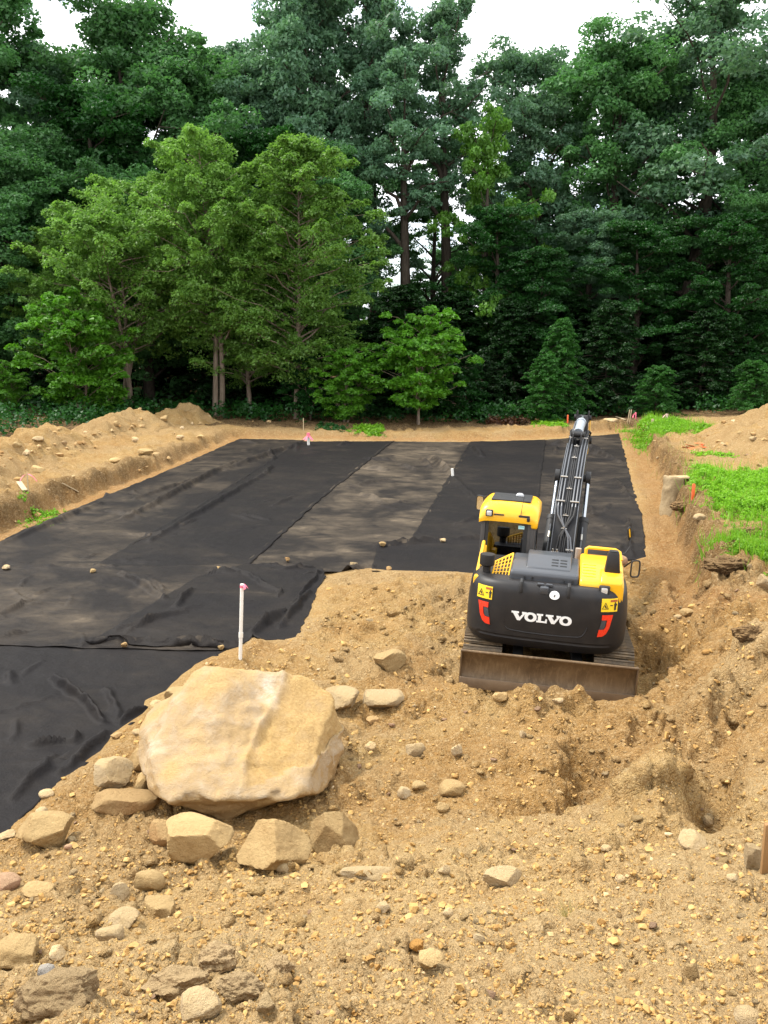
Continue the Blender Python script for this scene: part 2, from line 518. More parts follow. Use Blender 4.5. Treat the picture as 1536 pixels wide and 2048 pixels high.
RIDGES = [(1050, 1408, 1140, 1406, .26, .20, .30), (960, 1415, 1040, 1420, .15, .2, .12), (1170, 1425, 1260, 1440, .1, .22, .16), (1180, 1500, 1300, 1440, .4, .3, .10), (1500, 1305, 1405, 1430, 1.2, .30, .32), (1405, 1430, 1300, 1625, .9, .30, .34), (1215, 1560, 1235, 1500, .4, .12, .16), (1480, 1640, 1495, 1470, 1.2, .12, .14), (1140, 1520, 1170, 1600, .3, .12, .10),
          (700, 1180, 900, 1150, .1, .3, .05), (480, 1325, 520, 1290, .1, .15, .12), (940, 1390, 900, 1470, .12, .25, .10), (1230, 1410, 1330, 1480, .25, .25, .10),
          (1350, 1380, 1440, 1290, .5, .3, .12), (1390, 1150, 1400, 1230, .6, .25, .2), (1440, 1120, 1480, 1130, 1.0, .3, .28), (1330, 1180, 1350, 1290, .3, .2, .22), (1360, 1290, 1440, 1220, .5, .22, .22), (1300, 1240, 1330, 1190, .1, .2, .18), (1280, 1420, 1350, 1350, .3, .2, .2), (1420, 1300, 1530, 1200, .9, .22, .18), (1455, 1265, 1510, 1255, .8, .25, .15)]
for L in (TROUGHS, RIDGES):
    for i, (a, b, c, d, h, w, m) in enumerate(L):
        p, q = at(a, b, h), at(c, d, h)
        L[i] = (p[0], p[1], q[0], q[1], w, m)

PACKED = [[at(*p)[:2] for p in Q] for Q in ([(1405, 1505, .9), (1448, 1490, .9), (1450, 1640, .9), (1410, 1645, .9)], [(1478, 1460, 1.2), (1560, 1440, 1.2), (1560, 1620, 1.2), (1470, 1620, 1.2)],
                                               [(1440, 1370, 1.1), (1500, 1295, 1.5), (1530, 1330, 1.5), (1470, 1420, 1.1)])]
PITXY = [p[:2] for p in PIT]; CLOTHXY = [p[:2] for p in CLOTH]

def ground(x, y, detail=True, masks=False):
    """height of the bare ground; with masks also what the soil is like there"""
    x = np.asarray(x, float); y = np.asarray(y, float)
    r = np.hypot(x, y)
    wob = fbm(x * .9, y * .9, octs=4, seed=5)
    sdp = poly_sd(PITXY, x, y) + wob * .16 + perlin(x * 4, y * 4, seed=8) * .07
    sdc = poly_sd(CLOTHXY, x, y)
    hi, ho = h_in(x, y), h_out(x, y)
    m = np.clip((sdp + .05) / .38, 0, 1)
    m = m * m * (3 - 2 * m)
    m = np.where((ho - hi) < .12, smooth(-.4, 1.6, sdp), m)
    h = hi * (1 - m) + ho * m
    # the cut face is ragged: lips, ledges
    lip = np.exp(-((sdp - .42) / .3) ** 2) * np.clip((ho - hi) / .6, 0, 1)
    h = h + lip * (.10 * fbm(x * 2.2, y * 2.2, octs=4, seed=31) + .05)
    face = np.exp(-((sdp - .14) / .16) ** 2) * np.clip((ho - hi) / .6, 0, 1)
    for ax, ay, bx, by, w, a in TROUGHS + RIDGES:
        d, t = seg_d(ax, ay, bx, by, x + .35 * w * perlin(x * 3 / (w + .2), y * 3 / (w + .2), seed=3), y + .35 * w * perlin(x * 3 / (w + .2), y * 3 / (w + .2), seed=4))
        h = h + a * np.exp(-(d / w) ** 2)
    free = smooth(-.12, .55, sdc)                          # 0 under the cloth
    strip = np.exp(-((sdp + .35) / .45) ** 2) * (sdp < .15) * (y > 14)   # smooth shaved subsoil between cloth and bank
    rough = free * (1 - .5 * strip)
    if detail:
        near = 1 / (1 + (r / 30) ** 2)
        a0 = np.where(sdp > .3, .07, .075)
        big = fbm(x * .8, y * .8, octs=3, seed=11)
        h = h + rough * a0 * big
        wx = x + .15 * perlin(x * 2.5, y * 2.5, seed=22); wy = y + .15 * perlin(x * 2.5, y * 2.5, seed=23)
        lump = np.abs(perlin(wx * 2.3, wy * 2.3, seed=12)); lump2 = np.abs(perlin(wx * 5.1, wy * 5.1, seed=13))
        amp = (1 + .9 * smooth(3.6, 5.5, x) * smooth(9.5, 11.5, y) * smooth(26, 20, y)) * (.55 + .75 * smooth(-.1, .5, perlin(x * .55, y * .55, seed=19)))   # some places cloddier than others
        h = h + rough * amp * (.13 * (lump - .25) + .07 * (lump2 - .25))
    h = h - .06 * (1 - smooth(-.35, .0, sdc)) + .03 * np.exp(-((sdc - .15) / .18) ** 2)
    z = base_z(y) + h
    z = np.where(r > 130, z * 0 + base_z(y) + 1.0, z)
    if not masks:
        return z
    orange = np.clip(strip * .9 + .6 * face, 0, 1)
    top = np.clip(lip * .75 + .8 * face * smooth(-.3, .2, perlin(x * 1.3, y * 1.3, seed=51)), 0, 1) * (sdp > -.05)
    dry = smooth(8.6, 7.0, y + .25 * np.abs(x) + .8 * fbm(x * .5, y * .5, octs=3, seed=53)) 
    damp = smooth(-.1, .5, .9 * fbm(x * .45, y * .45, octs=3, seed=52) + .5 * smooth(6.5, 8, y) * smooth(17, 12, y) + .45 * smooth(4, 5.5, x) * smooth(9, 11, y) * smooth(26, 20, y) - .25) * (1 - .55 * dry)
    packed = 0 * x                                             # pressed smooth by the tracks
    for P_ in PACKED:
        packed = np.maximum(packed, smooth(.15, -.12, poly_sd(P_, x, y) + .12 * fbm(x * 2.5, y * 2.5, octs=3, seed=54)))
    dry = np.maximum(dry, .8 * packed)
    wood = smooth(-.3, 1.2, y - np.where(x < -8.5, 42.0 + (x + 9) * 2.0, np.where(x < 1.5, 38.6, 39.6)) + .5 * fbm(x * .6, y * .6, octs=3, seed=55)) * (y > 24)                              # leaf litter under the trees
    return z, orange, top, wood, rough * (1 - .6 * wood) * (1 - .78 * packed), face, damp, dry

# --- the mesh: rings round the camera, as fine as the picture needs
th = np.concatenate([np.linspace(-75, -33, 60)[:-1], np.linspace(-33, 33, 530), np.linspace(33, 75, 60)[1:]])
th = np.radians(th)
rr = np.concatenate([[0.25, .6, 1.0, 1.4, 1.8], np.geomspace(2.1, 14, 440)[:-1], np.geomspace(14, 45, 300)[:-1], np.geomspace(45, 50, 8)[:-1], np.geomspace(50, 1500, 28)])
T, R = np.meshgrid(th, rr)
X, Y = (R * np.sin(T)), (R * np.cos(T))
Z, g_or, g_top, g_wood, g_free, g_face, g_damp, g_dry = ground(X.ravel(), Y.ravel(), masks=True)
V = np.stack([X.ravel(), Y.ravel(), Z], 1)
nr, nt = T.shape
# crumbs and clods stand out at right angles to the surface, so steep faces are as broken as flat ones
G3 = V.reshape(nr, nt, 3)
tu = np.gradient(G3, axis=0); tv = np.gradient(G3, axis=1)
N3 = np.cross(tv, tu).reshape(-1, 3); N3 /= np.linalg.norm(N3, axis=1)[:, None] + 1e-12
N3 *= np.sign(N3[:, 2:3] + 1e-9)
def clods(P, r):
    x, y, z = P.T
    wx = x + .10 * perlin(x * 4, y * 4, z * 4, 201) + .03 * perlin(x * 13, y * 13, z * 13, 202)
    wy = y + .10 * perlin(x * 4, y * 4, z * 4, 203) + .03 * perlin(x * 13, y * 13, z * 13, 204)
    wz = z + .10 * perlin(x * 4, y * 4, z * 4, 205)
    cl = smooth(-.25, .55, perlin(x * .6, y * .6, seed=206) + .5 * perlin(x * 1.9, y * 1.9, seed=207))       # where it is cloddy
    c2 = smooth(-.3, .5, perlin(x * 1.1, y * 1.1, seed=208) + .5 * perlin(x * 3.1, y * 3.1, seed=209))
    d = np.zeros(len(x))
    for f, a, m, s in ((1.7, .10, .3 + .7 * c2, 210), (3.4, .15, cl, 211), (8.0, .066, .25 + .75 * c2, 212), (19.0, .032, .5 + .5 * cl, 213), (42.0, .011, .6 + .4 * c2, 214)):
        f1, f2, idn = cells(wx * f, wy * f, wz * f, s)
        k = np.clip((f2 - f1) / .35, 0, 1)
        d += a * m * ((.75 - f1) * (.35 + .9 * idn) * k - .15) * (1.0 if f < 10 else 1 / (1 + (r / (15 if f < 30 else 5.5)) ** 4))
    d += .06 * fbm(x * 2.2, y * 2.6, z * 2.6, octs=4, seed=215) + .018 * fbm(x * 17, y * 17, z * 17, octs=2, seed=216) / (1 + (r / 14) ** 4)
    return d
rV = np.hypot(V[:, 0], V[:, 1])
act = ((g_free > .01) | (g_face > .05)) & (rV < 60) & (rV > 1.7) & (np.abs(np.arctan2(V[:, 0], V[:, 1])) < rad(40))
dd = np.zeros(len(V)); dd[act] = clods(V[act], rV[act]) * np.maximum(g_free[act], .8 * np.minimum(1, g_face[act] * 2))
V = V + N3 * dd[:, None]
Z = V[:, 2].copy()
ii, jj = np.meshgrid(np.arange(nr - 1), np.arange(nt - 1), indexing='ij')
k = (ii * nt + jj).ravel()
F = np.stack([k, k + 1, k + nt + 1, k + nt], 1)[:, ::-1]

def m_dirt(name, ground_attrs=True):
    t = NT(name); co = t.coord()
    n0 = t.noise(co, .35, 4, .6, .5); n1 = t.noise(co, 2.2, 6, .65, .3); n2 = t.noise(co, 13, 5, .7); n3 = t.noise(co, 75, 4, .75); n4 = t.noise(co, 240, 2, .6)
    c = t.mix(t.ramp(n1, .36, .64), (.49, .288, .098), (.635, .44, .185))
    c = t.mix(t.math('MULTIPLY', t.ramp(n0, .48, .62), .55), c, (.41, .20, .050))      # ochre subsoil
    c = t.mix(t.math('MULTIPLY', t.ramp(n0, .50, .30), .50), c, (.55, .415, .225))        # grey silt
    c = t.mix(t.math('MULTIPLY', t.ramp(n2, .54, .75), .55), c, (.245, .135, .050))       # damp crumbs
    c = t.mix(t.math('MULTIPLY', t.ramp(n3, .58, .70), .75), c, (.60, .48, .29))           # grit
    c = t.mix(t.math('MULTIPLY', t.ramp(n3, .42, .30), .55), c, (.21, .12, .045))
    if ground_attrs:
        o, tp, wd = t.attr('subsoil'), t.attr('topsoil'), t.attr('litter')
        c = t.mix(t.math('MULTIPLY', t.attr('dry'), .34), c, t.mix(n2, (.47, .335, .160), (.62, .47, .26)))
        c = t.mix(t.math('MULTIPLY', t.attr('damp'), .62), c, t.mix(t.ramp(n1, .35, .65), (.27, .145, .045), (.375, .20, .062)))
        c = t.mix(t.math('MULTIPLY', o, .75), c, t.mix(t.ramp(n2, .35, .7), (.35, .175, .060), (.25, .12, .042)))
        c = t.mix(t.math('MULTIPLY', tp, .85), c, t.mix(t.ramp(n2, .35, .7), (.165, .095, .040), (.075, .042, .019)))
        c = t.mix(wd, c, t.mix(t.ramp(n1, .35, .65), (.055, .032, .016), (.10, .055, .025)))
    hs = t.math('ADD', t.math('MULTIPLY', n2, .5), t.math('ADD', t.math('MULTIPLY', n3, .5), t.math('MULTIPLY', n4, .15)))
    for sc_, am in ((26, 1.0), (70, .55), (160, .25)):
        wv = t.n('ShaderNodeVectorMath'); wv.operation = 'ADD'
        nz_ = t.n('ShaderNodeTexNoise', Scale=sc_ * .8, Detail=2); t.link(co, nz_.inputs['Vector'])
        sv = t.n('ShaderNodeVectorMath'); sv.operation = 'SCALE'; sv.inputs['Scale'].default_value = .9 / sc_
        t.link(nz_.outputs['Color'], sv.inputs[0]); t.link(co, wv.inputs[0]); t.link(sv.outputs[0], wv.inputs[1])
        vo = t.n('ShaderNodeTexVoronoi', Scale=sc_); t.link(wv.outputs[0], vo.inputs['Vector'])
        hs = t.math('SUBTRACT', hs, t.math('MULTIPLY', vo.outputs['Distance'], am))
        if sc_ < 100:
            sx = t.n('ShaderNodeSeparateColor'); t.link(vo.outputs['Color'], sx.inputs[0])
            c = t.mix(t.math('MULTIPLY', t.ramp(sx.outputs[0], .60, .98), .40), c, t.mix(sx.outputs[1], (.60, .46, .26), (.46, .30, .13)))
            c = t.mix(t.math('MULTIPLY', t.ramp(sx.outputs[2], .72, .98), .42), c, (.26, .145, .05))
    t.bsdf(c, .95, 0, t.bump(hs, 1.0, .035), .10)
    return t.m
M_DIRT = m_dirt('loose_dirt')
me = mesh_np('ground', V, F, M_DIRT)
for n_, v_ in (('subsoil', g_or), ('topsoil', g_top), ('litter', g_wood), ('damp', g_damp), ('dry', g_dry)):
    attr(me, n_, v_)
tag(obj('ground', me), kind='structure')
_Z = Z.reshape(nr, nt)
def gz(x, y):
    """height of the ground mesh, read from its own grid"""
    x = np.asarray(x, float); y = np.asarray(y, float)
    r = np.clip(np.hypot(x, y), rr[0], rr[-1] * .999); a = np.clip(np.arctan2(x, y), th[0], th[-1] * .9999)
    i = np.clip(np.searchsorted(rr, r) - 1, 0, nr - 2); j = np.clip(np.searchsorted(th, a) - 1, 0, nt - 2)
    u = (r - rr[i]) / (rr[i + 1] - rr[i]); v = (a - th[j]) / (th[j + 1] - th[j])
    return (_Z[i, j] * (1 - v) + _Z[i, j + 1] * v) * (1 - u) + (_Z[i + 1, j] * (1 - v) + _Z[i + 1, j + 1] * v) * u

# ================================================================== the cloth
def m_cloth(name, dirty, bluish=0.0):
    t = NT(name); co = t.coord()
    mp = t.n('ShaderNodeMapping'); mp.inputs['Rotation'].default_value = (0, 0, rad(12)); t.link(co, mp.inputs['Vector']); v = mp.outputs[0]
    st = t.n('ShaderNodeMapping'); st.inputs['Scale'].default_value = (.6, 1.3, 1); t.link(v, st.inputs['Vector'])
    n0 = t.noise(v, .45, 5, .6, .6); n1 = t.noise(st.outputs[0], 1.6, 7, .68, .8); n2 = t.noise(v, 16, 5, .7); n3 = t.noise(v, 90, 3, .6)
    base = t.mix(n3, (.0050 , .0044, .0050), (.0080, .0070, .0078))
    d = t.math('MULTIPLY', t.ramp(n0, .40, .62), t.ramp(n1, .34, .74))
    d = t.math('ADD', t.math('MULTIPLY', d, dirty), t.math('MULTIPLY', t.ramp(n1, .63, .74), .10 + .25 * dirty))
    d = t.math('ADD', d, .05 * dirty + .01)
    c = t.mix(d, base, t.mix(n2, (.20, .155, .105), (.115, .088, .060)))
    sp = t.math('MULTIPLY', t.ramp(n2, .70, .76), t.ramp(n1, .56, .70))
    c = t.mix(t.math('MULTIPLY', sp, .5), c, (.32, .23, .13))                    # crumbs of dirt kicked onto it
    t.bsdf(c, .62, 0, t.bump(t.math('ADD', n2, t.math('MULTIPLY', n1, .8)), .5, .025), .11)
    return t.m
M_CL = {'dark': m_cloth('cloth_clean', .10), 'mid': m_cloth('cloth_dusty', .45), 'dust': m_cloth('cloth_dirty', .85)}

CREASES = []
def crease(px, py, qx, qy, amp=.05, w=.05):
    a, b = at(px, py), at(qx, qy)
    CREASES.append((a[0], a[1], b[0], b[1], amp, w))
# folds that the photo shows
for c_ in [(245, 1150, 330, 1200, .07, .07), (330, 1185, 300, 1162, .05, .05), (380, 1185, 350, 1220, .06, .06), (230, 1265, 370, 1228, .05, .06), (500, 1275, 570, 1228, .09, .07),
           (560, 1260, 620, 1190, .07, .06), (590, 1210, 640, 1150, .05, .05), (470, 1140, 560, 1190, .04, .05), (170, 1294, 300, 1288, .07, .05), (300, 1290, 474, 1297, .08, .05),
           (110, 1360, 175, 1410, .08, .06), (175, 1405, 205, 1450, .07, .06), (240, 1450, 290, 1420, .06, .05), (215, 1380, 235, 1440, .04, .06), (150, 1490, 160, 1470, .06, .05),
           (60, 1495, 140, 1490, .06, .05), (0, 1235, 65, 1205, .05, .05), (0, 1278, 50, 1268, .05, .05), (60, 1195, 100, 1180, .03, .05), (120, 1550, 215, 1470, .06, .07),
           (420, 1145, 480, 1150, .05, .05), (30, 1600, 110, 1520, .05, .07), (250, 1040, 470, 925, .06, .07), (270, 1000, 380, 962, .04, .06), (450, 940, 600, 890, .05, .08), (0, 1092, 200, 1008, .05, .08),
           (300, 1085, 530, 950, .05, .07), (530, 950, 542, 935, .04, .06), (700, 975, 780, 960, .04, .08), (860, 915, 905, 950, .07, .09), (735, 938, 775, 942, .05, .07), (725, 990, 765, 1005, .05, .07),
           (840, 920, 860, 935, .05, .06), (800, 930, 830, 940, .04, .06), (905, 955, 1000, 1050, .03, .09), (915, 1050, 975, 1030, .04, .06), (945, 895, 965, 915, .05, .07),
           (1105, 890, 1130, 892, .06, .06), (1165, 895, 1215, 912, .06, .06), (1170, 900, 1240, 925, .05, .06), (1185, 1030, 1180, 1015, .05, .05), (1165, 1040, 1205, 1030, .05, .05),
           (1255, 1040, 1262, 1110, .05, .05), (1235, 1090, 1265, 1115, .06, .06), (1230, 960, 1262, 1000, .04, .06), (755, 1095, 880, 1083, .07, .05), (650, 1155, 745, 1137, .08, .06),
           (900, 1084, 1000, 1078, .05, .05), (1010, 1075, 1110, 1076, .05, .05), (20, 1136, 230, 1136, .04, .05), (540, 1133, 640, 1142, .04, .04)]:
    crease(*c_)
rng = random.Random(7)
for _ in range(170):
    a = at(rng.uniform(-200, 1260), rng.uniform(885, 1560))
    q = rng.uniform(0, PI); l = rng.uniform(.3, 1.3)
    CREASES.append((a[0], a[1], a[0] + l * math.cos(q), a[1] + l * math.sin(q), rng.uniform(.012, .035), rng.uniform(.03, .06)))

def cloth_z(x, y, lift):
    z = base_z(y) + lift + .012 * fbm(x * .9, y * .9, octs=3, seed=61) + .006 * perlin(x * 5, y * 5, seed=62)
    wx = x + .06 * perlin(x * 3, y * 3, seed=63); wy = y + .06 * perlin(x * 3, y * 3, seed=64)
    for ax, ay, bx, by, a, w in CREASES:
        k = max(1.0, math.hypot((ax + bx) / 2, (ay + by) / 2) / 20)
        d, t = seg_d(ax, ay, bx, by, wx, wy)
        z = z + a * k * 2.2 * np.exp(-(d / (w * k * .85)) ** 2) * (.35 + .65 * np.sin(PI * np.clip(t, .08, .92)))
    return z

def res(P, n):
    """a polyline cut into n equal steps"""
    P = np.array(P, float); d = np.r_[0, np.cumsum(np.hypot(*np.diff(P[:, :2], axis=0).T))]
    s = np.linspace(0, d[-1], n)
    return np.stack([np.interp(s, d, P[:, 0]), np.interp(s, d, P[:, 1])], 1)

def cloth(left, right, lift, mat, label, nu=72, nv=250, ragged=.04, seed=0):
    """one width of cloth between two edges, each a list of photo pixels"""
    L, Rr = res([at(*p) for p in left], nv), res([at(*p) for p in right], nv)
    u = np.linspace(0, 1, nu)
    x = L[:, None, 0] * (1 - u) + Rr[:, None, 0] * u; y = L[:, None, 1] * (1 - u) + Rr[:, None, 1] * u
    e = ragged * np.maximum(np.exp(-u / .05), np.exp(-(1 - u) / .05))[None]
    x = x + e * fbm(x * 1.7, y * 1.7, octs=4, seed=70 + seed); y = y + e * fbm(x * 1.7, y * 1.7, octs=4, seed=80 + seed)
    v = np.linspace(0, 1, nv)
    e = (ragged * np.maximum(np.exp(-v / .03), np.exp(-(1 - v) / .03)))[:, None]
    y = y + e * fbm(x * 2.2, y * 2.2, octs=4, seed=90 + seed)
    z = cloth_z(x, y, lift)
    # the free edge curls a little
    cu = np.minimum(np.minimum(u, 1 - u)[None] * np.hypot(L[:, 0] - Rr[:, 0], L[:, 1] - Rr[:, 1])[:, None] / .12, 1)
    z = z + .02 * (1 - cu) * (.5 + .9 * perlin(x * 2.1, y * 2.1, seed=95 + seed))
    n = nu * nv
    V = np.stack([x.ravel(), y.ravel(), z.ravel()], 1)
    ii, jj = np.meshgrid(np.arange(nv - 1), np.arange(nu - 1), indexing='ij')
    k = (ii * nu + jj).ravel()
    F = np.stack([k, k + 1, k + nu + 1, k + nu], 1)
    me = mesh_np('geotextile_sheet', V, F, M_CL[mat])
    o = obj('geotextile_sheet', me)
    md = o.modifiers.new('thickness', 'SOLIDIFY'); md.thickness = .006; md.offset = -1
    return tag(o, label, 'geotextile sheet', 'black geotextile sheets laid in the pit')

G0 = .0
cloth([(480, 878), (330, 945), (200, 998), (70, 1052), (0, 1082), (-250, 1200)], [(609, 881), (402, 1014), (290, 1078), (190, 1135), (60, 1215)], .010, 'mid',
      'dusty black fabric sheet along the left bank beside the spoil heap', seed=1)
cloth([(601, 884), (398, 1012), (285, 1076), (180, 1140)], [(787, 884), (640, 1002), (490, 1140)], .022, 'dark',
      'clean black fabric sheet with a pink ribboned stake at its far end', seed=2)
cloth([(780, 884), (635, 1000), (480, 1136), (480, 1142)], [(946, 885), (828, 1082), (800, 1112), (762, 1148)], .012, 'dust',
      'brownest dusty fabric sheet, in the middle, short white pipe on its edge', seed=3)
cloth([(940, 885), (823, 1079), (790, 1130)], [(1092, 881), (1080, 971), (1070, 1130)], .024, 'dark',
      'clean black fabric sheet between the excavator cab and the short white pipe', seed=4)
cloth([(1087, 881), (1075, 975), (1062, 1140)], [(1238, 868), (1262, 960), (1285, 1040), (1293, 1118)], .014, 'mid',
      'black fabric sheet beyond the excavator boom, along the cut right bank', seed=5)
cloth([(757, 1090), (830, 1083), (880, 1081), (1000, 1076), (1110, 1076)], [(742, 1146), (830, 1154), (940, 1158), (1040, 1160), (1110, 1160)], .040, 'dark',
      'short dark fabric strip held by two stones, left of the excavator cab', nu=30, nv=90, ragged=.09, seed=6)
cloth([(-420, 1142), (0, 1139), (230, 1136), (485, 1131), (645, 1143)], [(-420, 1310), (0, 1294), (173, 1300), (474, 1306), (545, 1290)], .034, 'mid',
      'wrinkled fabric sheet with sandy smears lying across the near end of the pit', nu=110, nv=260, seed=7)
cloth([(390, 1160), (485, 1131), (560, 1136), (646, 1143)], [(170, 1294), (330, 1298), (478, 1300), (505, 1278), (545, 1287), (595, 1282), (650, 1158)], .050, 'dark',
      'folded dark fabric flap behind the tall white pipe', nu=80, nv=150, ragged=.09, seed=8)
cloth([(-420, 1288), (0, 1284), (173, 1290), (330, 1294), (480, 1296)], [(-420, 1800), (-110, 1800), (0, 1690), (60, 1622), (125, 1565), (218, 1508), (237, 1474), (300, 1432), (303, 1407), (347, 1390), (407, 1337), (478, 1302)], .022, 'dark',
      'nearest black fabric sheet, left of the big boulder', nu=120, nv=260, ragged=.10, seed=9)
# ================================================================== rocks, heaps, crumbs
def hit(px, py):
    """where the ray of a pixel first meets the ground"""
    d = ray(px, py)
    ts = np.geomspace(1.5, 90, 700)
    g = CAM_H + d[2] * ts - gz(d[0] * ts, d[1] * ts)
    i = int(np.argmax(g < 0)) if (g < 0).any() else len(ts) - 1
    t0, t1 = ts[max(i - 1, 0)], ts[i]
    ts = np.linspace(t0, t1, 24)
    g = CAM_H + d[2] * ts - gz(d[0] * ts, d[1] * ts)
    i = int(np.argmax(g < 0)) if (g < 0).any() else len(ts) - 1
    t = ts[i]
    return np.array([d[0] * t, d[1] * t, CAM_H + d[2] * t]), t

_ico = {}
def ico(sub):
    if sub not in _ico:
        b = bmesh.new(); bmesh.ops.create_icosphere(b, subdivisions=sub, radius=1.0)
        b.verts.index_update()
        _ico[sub] = (np.array([v.co[:] for v in b.verts]), np.array([[v.index for v in f.verts] for f in b.faces])); b.free()
    return _ico[sub]

def rock_shape(seed, sub=4, cuts=12, soft=.02, rough=.03, planes=(), lo=.62, hi=.95, round_=.0):
    """a broken stone: a ball cut by flat faces, roughened; about 1 in radius"""
    D, F = ico(sub)
    r_ = np.random.RandomState(seed)
    n = r_.normal(size=(cuts, 3)); n /= np.linalg.norm(n, axis=1)[:, None]
    d = r_.uniform(lo, hi, cuts)
    if len(planes):
        pn = np.array([p[:3] for p in planes], float); pn /= np.linalg.norm(pn, axis=1)[:, None]
        n = np.vstack([n, pn]); d = np.r_[d, [p[3] for p in planes]]
    c = D @ n.T
    q = np.where(c > 1e-3, d[None] / np.maximum(c, 1e-3), 9.0)
    q = np.minimum(q, 1.0)
    kk = 1 / max(soft, .004)
    rad_ = -np.log(np.exp(-q * kk).sum(1) + 1e-300) / kk           # smooth minimum
    rad_ = np.clip(rad_, .3, 1.0) * (1 - round_) + round_ * .85
    P = D * rad_[:, None]
    nz = fbm(P[:, 0] * 2.2 + seed, P[:, 1] * 2.2, P[:, 2] * 2.2, octs=3, seed=seed) * 1.6 + .5 * fbm(P[:, 0] * 9, P[:, 1] * 9, P[:, 2] * 9 + seed, octs=3, seed=seed + 5)
    P = P * (1 + rough * nz)[:, None]
    return P, F

M_TAN = m_rock('tan_rock', (.47, .33, .155), (.35, .22, .09), (.52, .36, .165), .6)
M_PALE = m_rock('pale_rock', (.56, .435, .265), (.43, .30, .155), (.56, .40, .195), .55)
M_OCHRE = m_rock('ochre_rock', (.36, .20, .08), (.42, .27, .12), (.46, .31, .14), .7)
M_PINK = m_rock('pinkish_rock', (.46, .27, .17), (.40, .24, .14), (.50, .35, .20), .35)
M_GREY = m_rock('grey_clod', (.34, .235, .125), (.27, .175, .085), (.42, .30, .155), .7)
M_RUST = m_rock('orange_stone', (.50, .25, .05), (.38, .18, .04), (.5, .3, .1), .3)

def put_rock(px, py, w, h, label, mat=None, seed=0, sub=4, cuts=11, rough=.03, deep=.9, tilt=(0, 0, 0), name='rock', cat='rock', sink=.22, lo=.48, hi=.80, planes=(), surf=None, flat=1.0, soft=.009, round_=0., group=None):
    """a rock that fills w x h pixels round (px, py)"""
    if surf is None:
        p, t = hit(px, py + h * .30)
    else:
        p = np.array(surf(px, py + h * .30)); t = p[1] / ray(px, py)[1]
    t_ = t * 1.0
    W, H = w * t_ / FPX, h * t_ / FPX
    P, F = rock_shape(seed + 101, sub, cuts, rough=rough, lo=lo, hi=hi, planes=planes, soft=soft, round_=round_)
    P = P @ np.array(Euler(tilt).to_matrix()).T
    ext = P.max(0) - P.min(0)
    P = P - (P.max(0) + P.min(0)) / 2
    S = np.array([W / ext[0], W * deep / ext[1], max(H * flat * .95, .35 * H) / ext[2]])
    P = P * S
    me = mesh_np(name, P, F, mat or M_TAN)
    try: me.set_sharp_from_angle(angle=rad(30))
    except Exception: pass
    zg = float(gz(p[0], p[1])) if surf is None else p[2]
    o = obj(name, me, loc=(p[0], p[1] + W * deep * .12, zg + P[:, 2].max() * (1 - 2 * sink)))
    return tag(o, label, cat, group)

# ---- the great boulder
bp, bt = hit(500, 1655)
P, F = rock_shape(11, 6, 4, soft=.006, rough=.026, lo=.86, hi=.97,
                  planes=[(-.12, -.58, .80, .55), (.34, -.48, .81, .49), (.05, .70, .70, .80), (.93, -.30, .22, .80), (.1, -.92, -.38, .78), (-.85, -.45, .1, .84), (-.5, -.35, -.75, .60), (.4, -.55, -.72, .66),
                          (-.6, .7, .3, .84), (.3, .95, .2, .90), (.72, -.66, .1, .88), (-.75, -.1, .62, .80), (0, 0, -1, .62), (.2, -.8, .55, .79)])
P = P * np.array([1.25, 1.42, .98])
P = P + .030 * fbm(P[:, 0] * 3, P[:, 1] * 3, P[:, 2] * 6, octs=4, seed=78)[:, None] * P / np.linalg.norm(P, axis=1)[:, None]
ldg = smooth(.0, -.03, P[:, 2] - .02 - .10 * perlin(P[:, 0] * 2, P[:, 0] * 0 + 3, seed=79)) * smooth(-.5, -.8, P[:, 1]) * smooth(-.62, -.3, P[:, 0]) * smooth(.8, .5, P[:, 0])
P[:, 1] += .09 * ldg                                                 # a shelf broken out of the front
P[:, 2] += .06 * fbm(P[:, 0] * 1.3, P[:, 1] * 1.3, octs=3, seed=77)
cr = np.exp(-((P[:, 0] - .34 - .14 * np.sin(P[:, 1] * 2) - .08 * perlin(P[:, 1] * 3, P[:, 0] * 0, seed=5)) / .045) ** 2) * (P[:, 2] > .1)
P[:, 2] += .035 * cr                                                # the raised seam that runs down the top
st = smooth(-.03, .03, P[:, 0] - .34 - .14 * np.sin(P[:, 1] * 2)) * (P[:, 2] > .1)
P[:, 2] -= .05 * st * smooth(1.2, .2, np.abs(P[:, 1]))
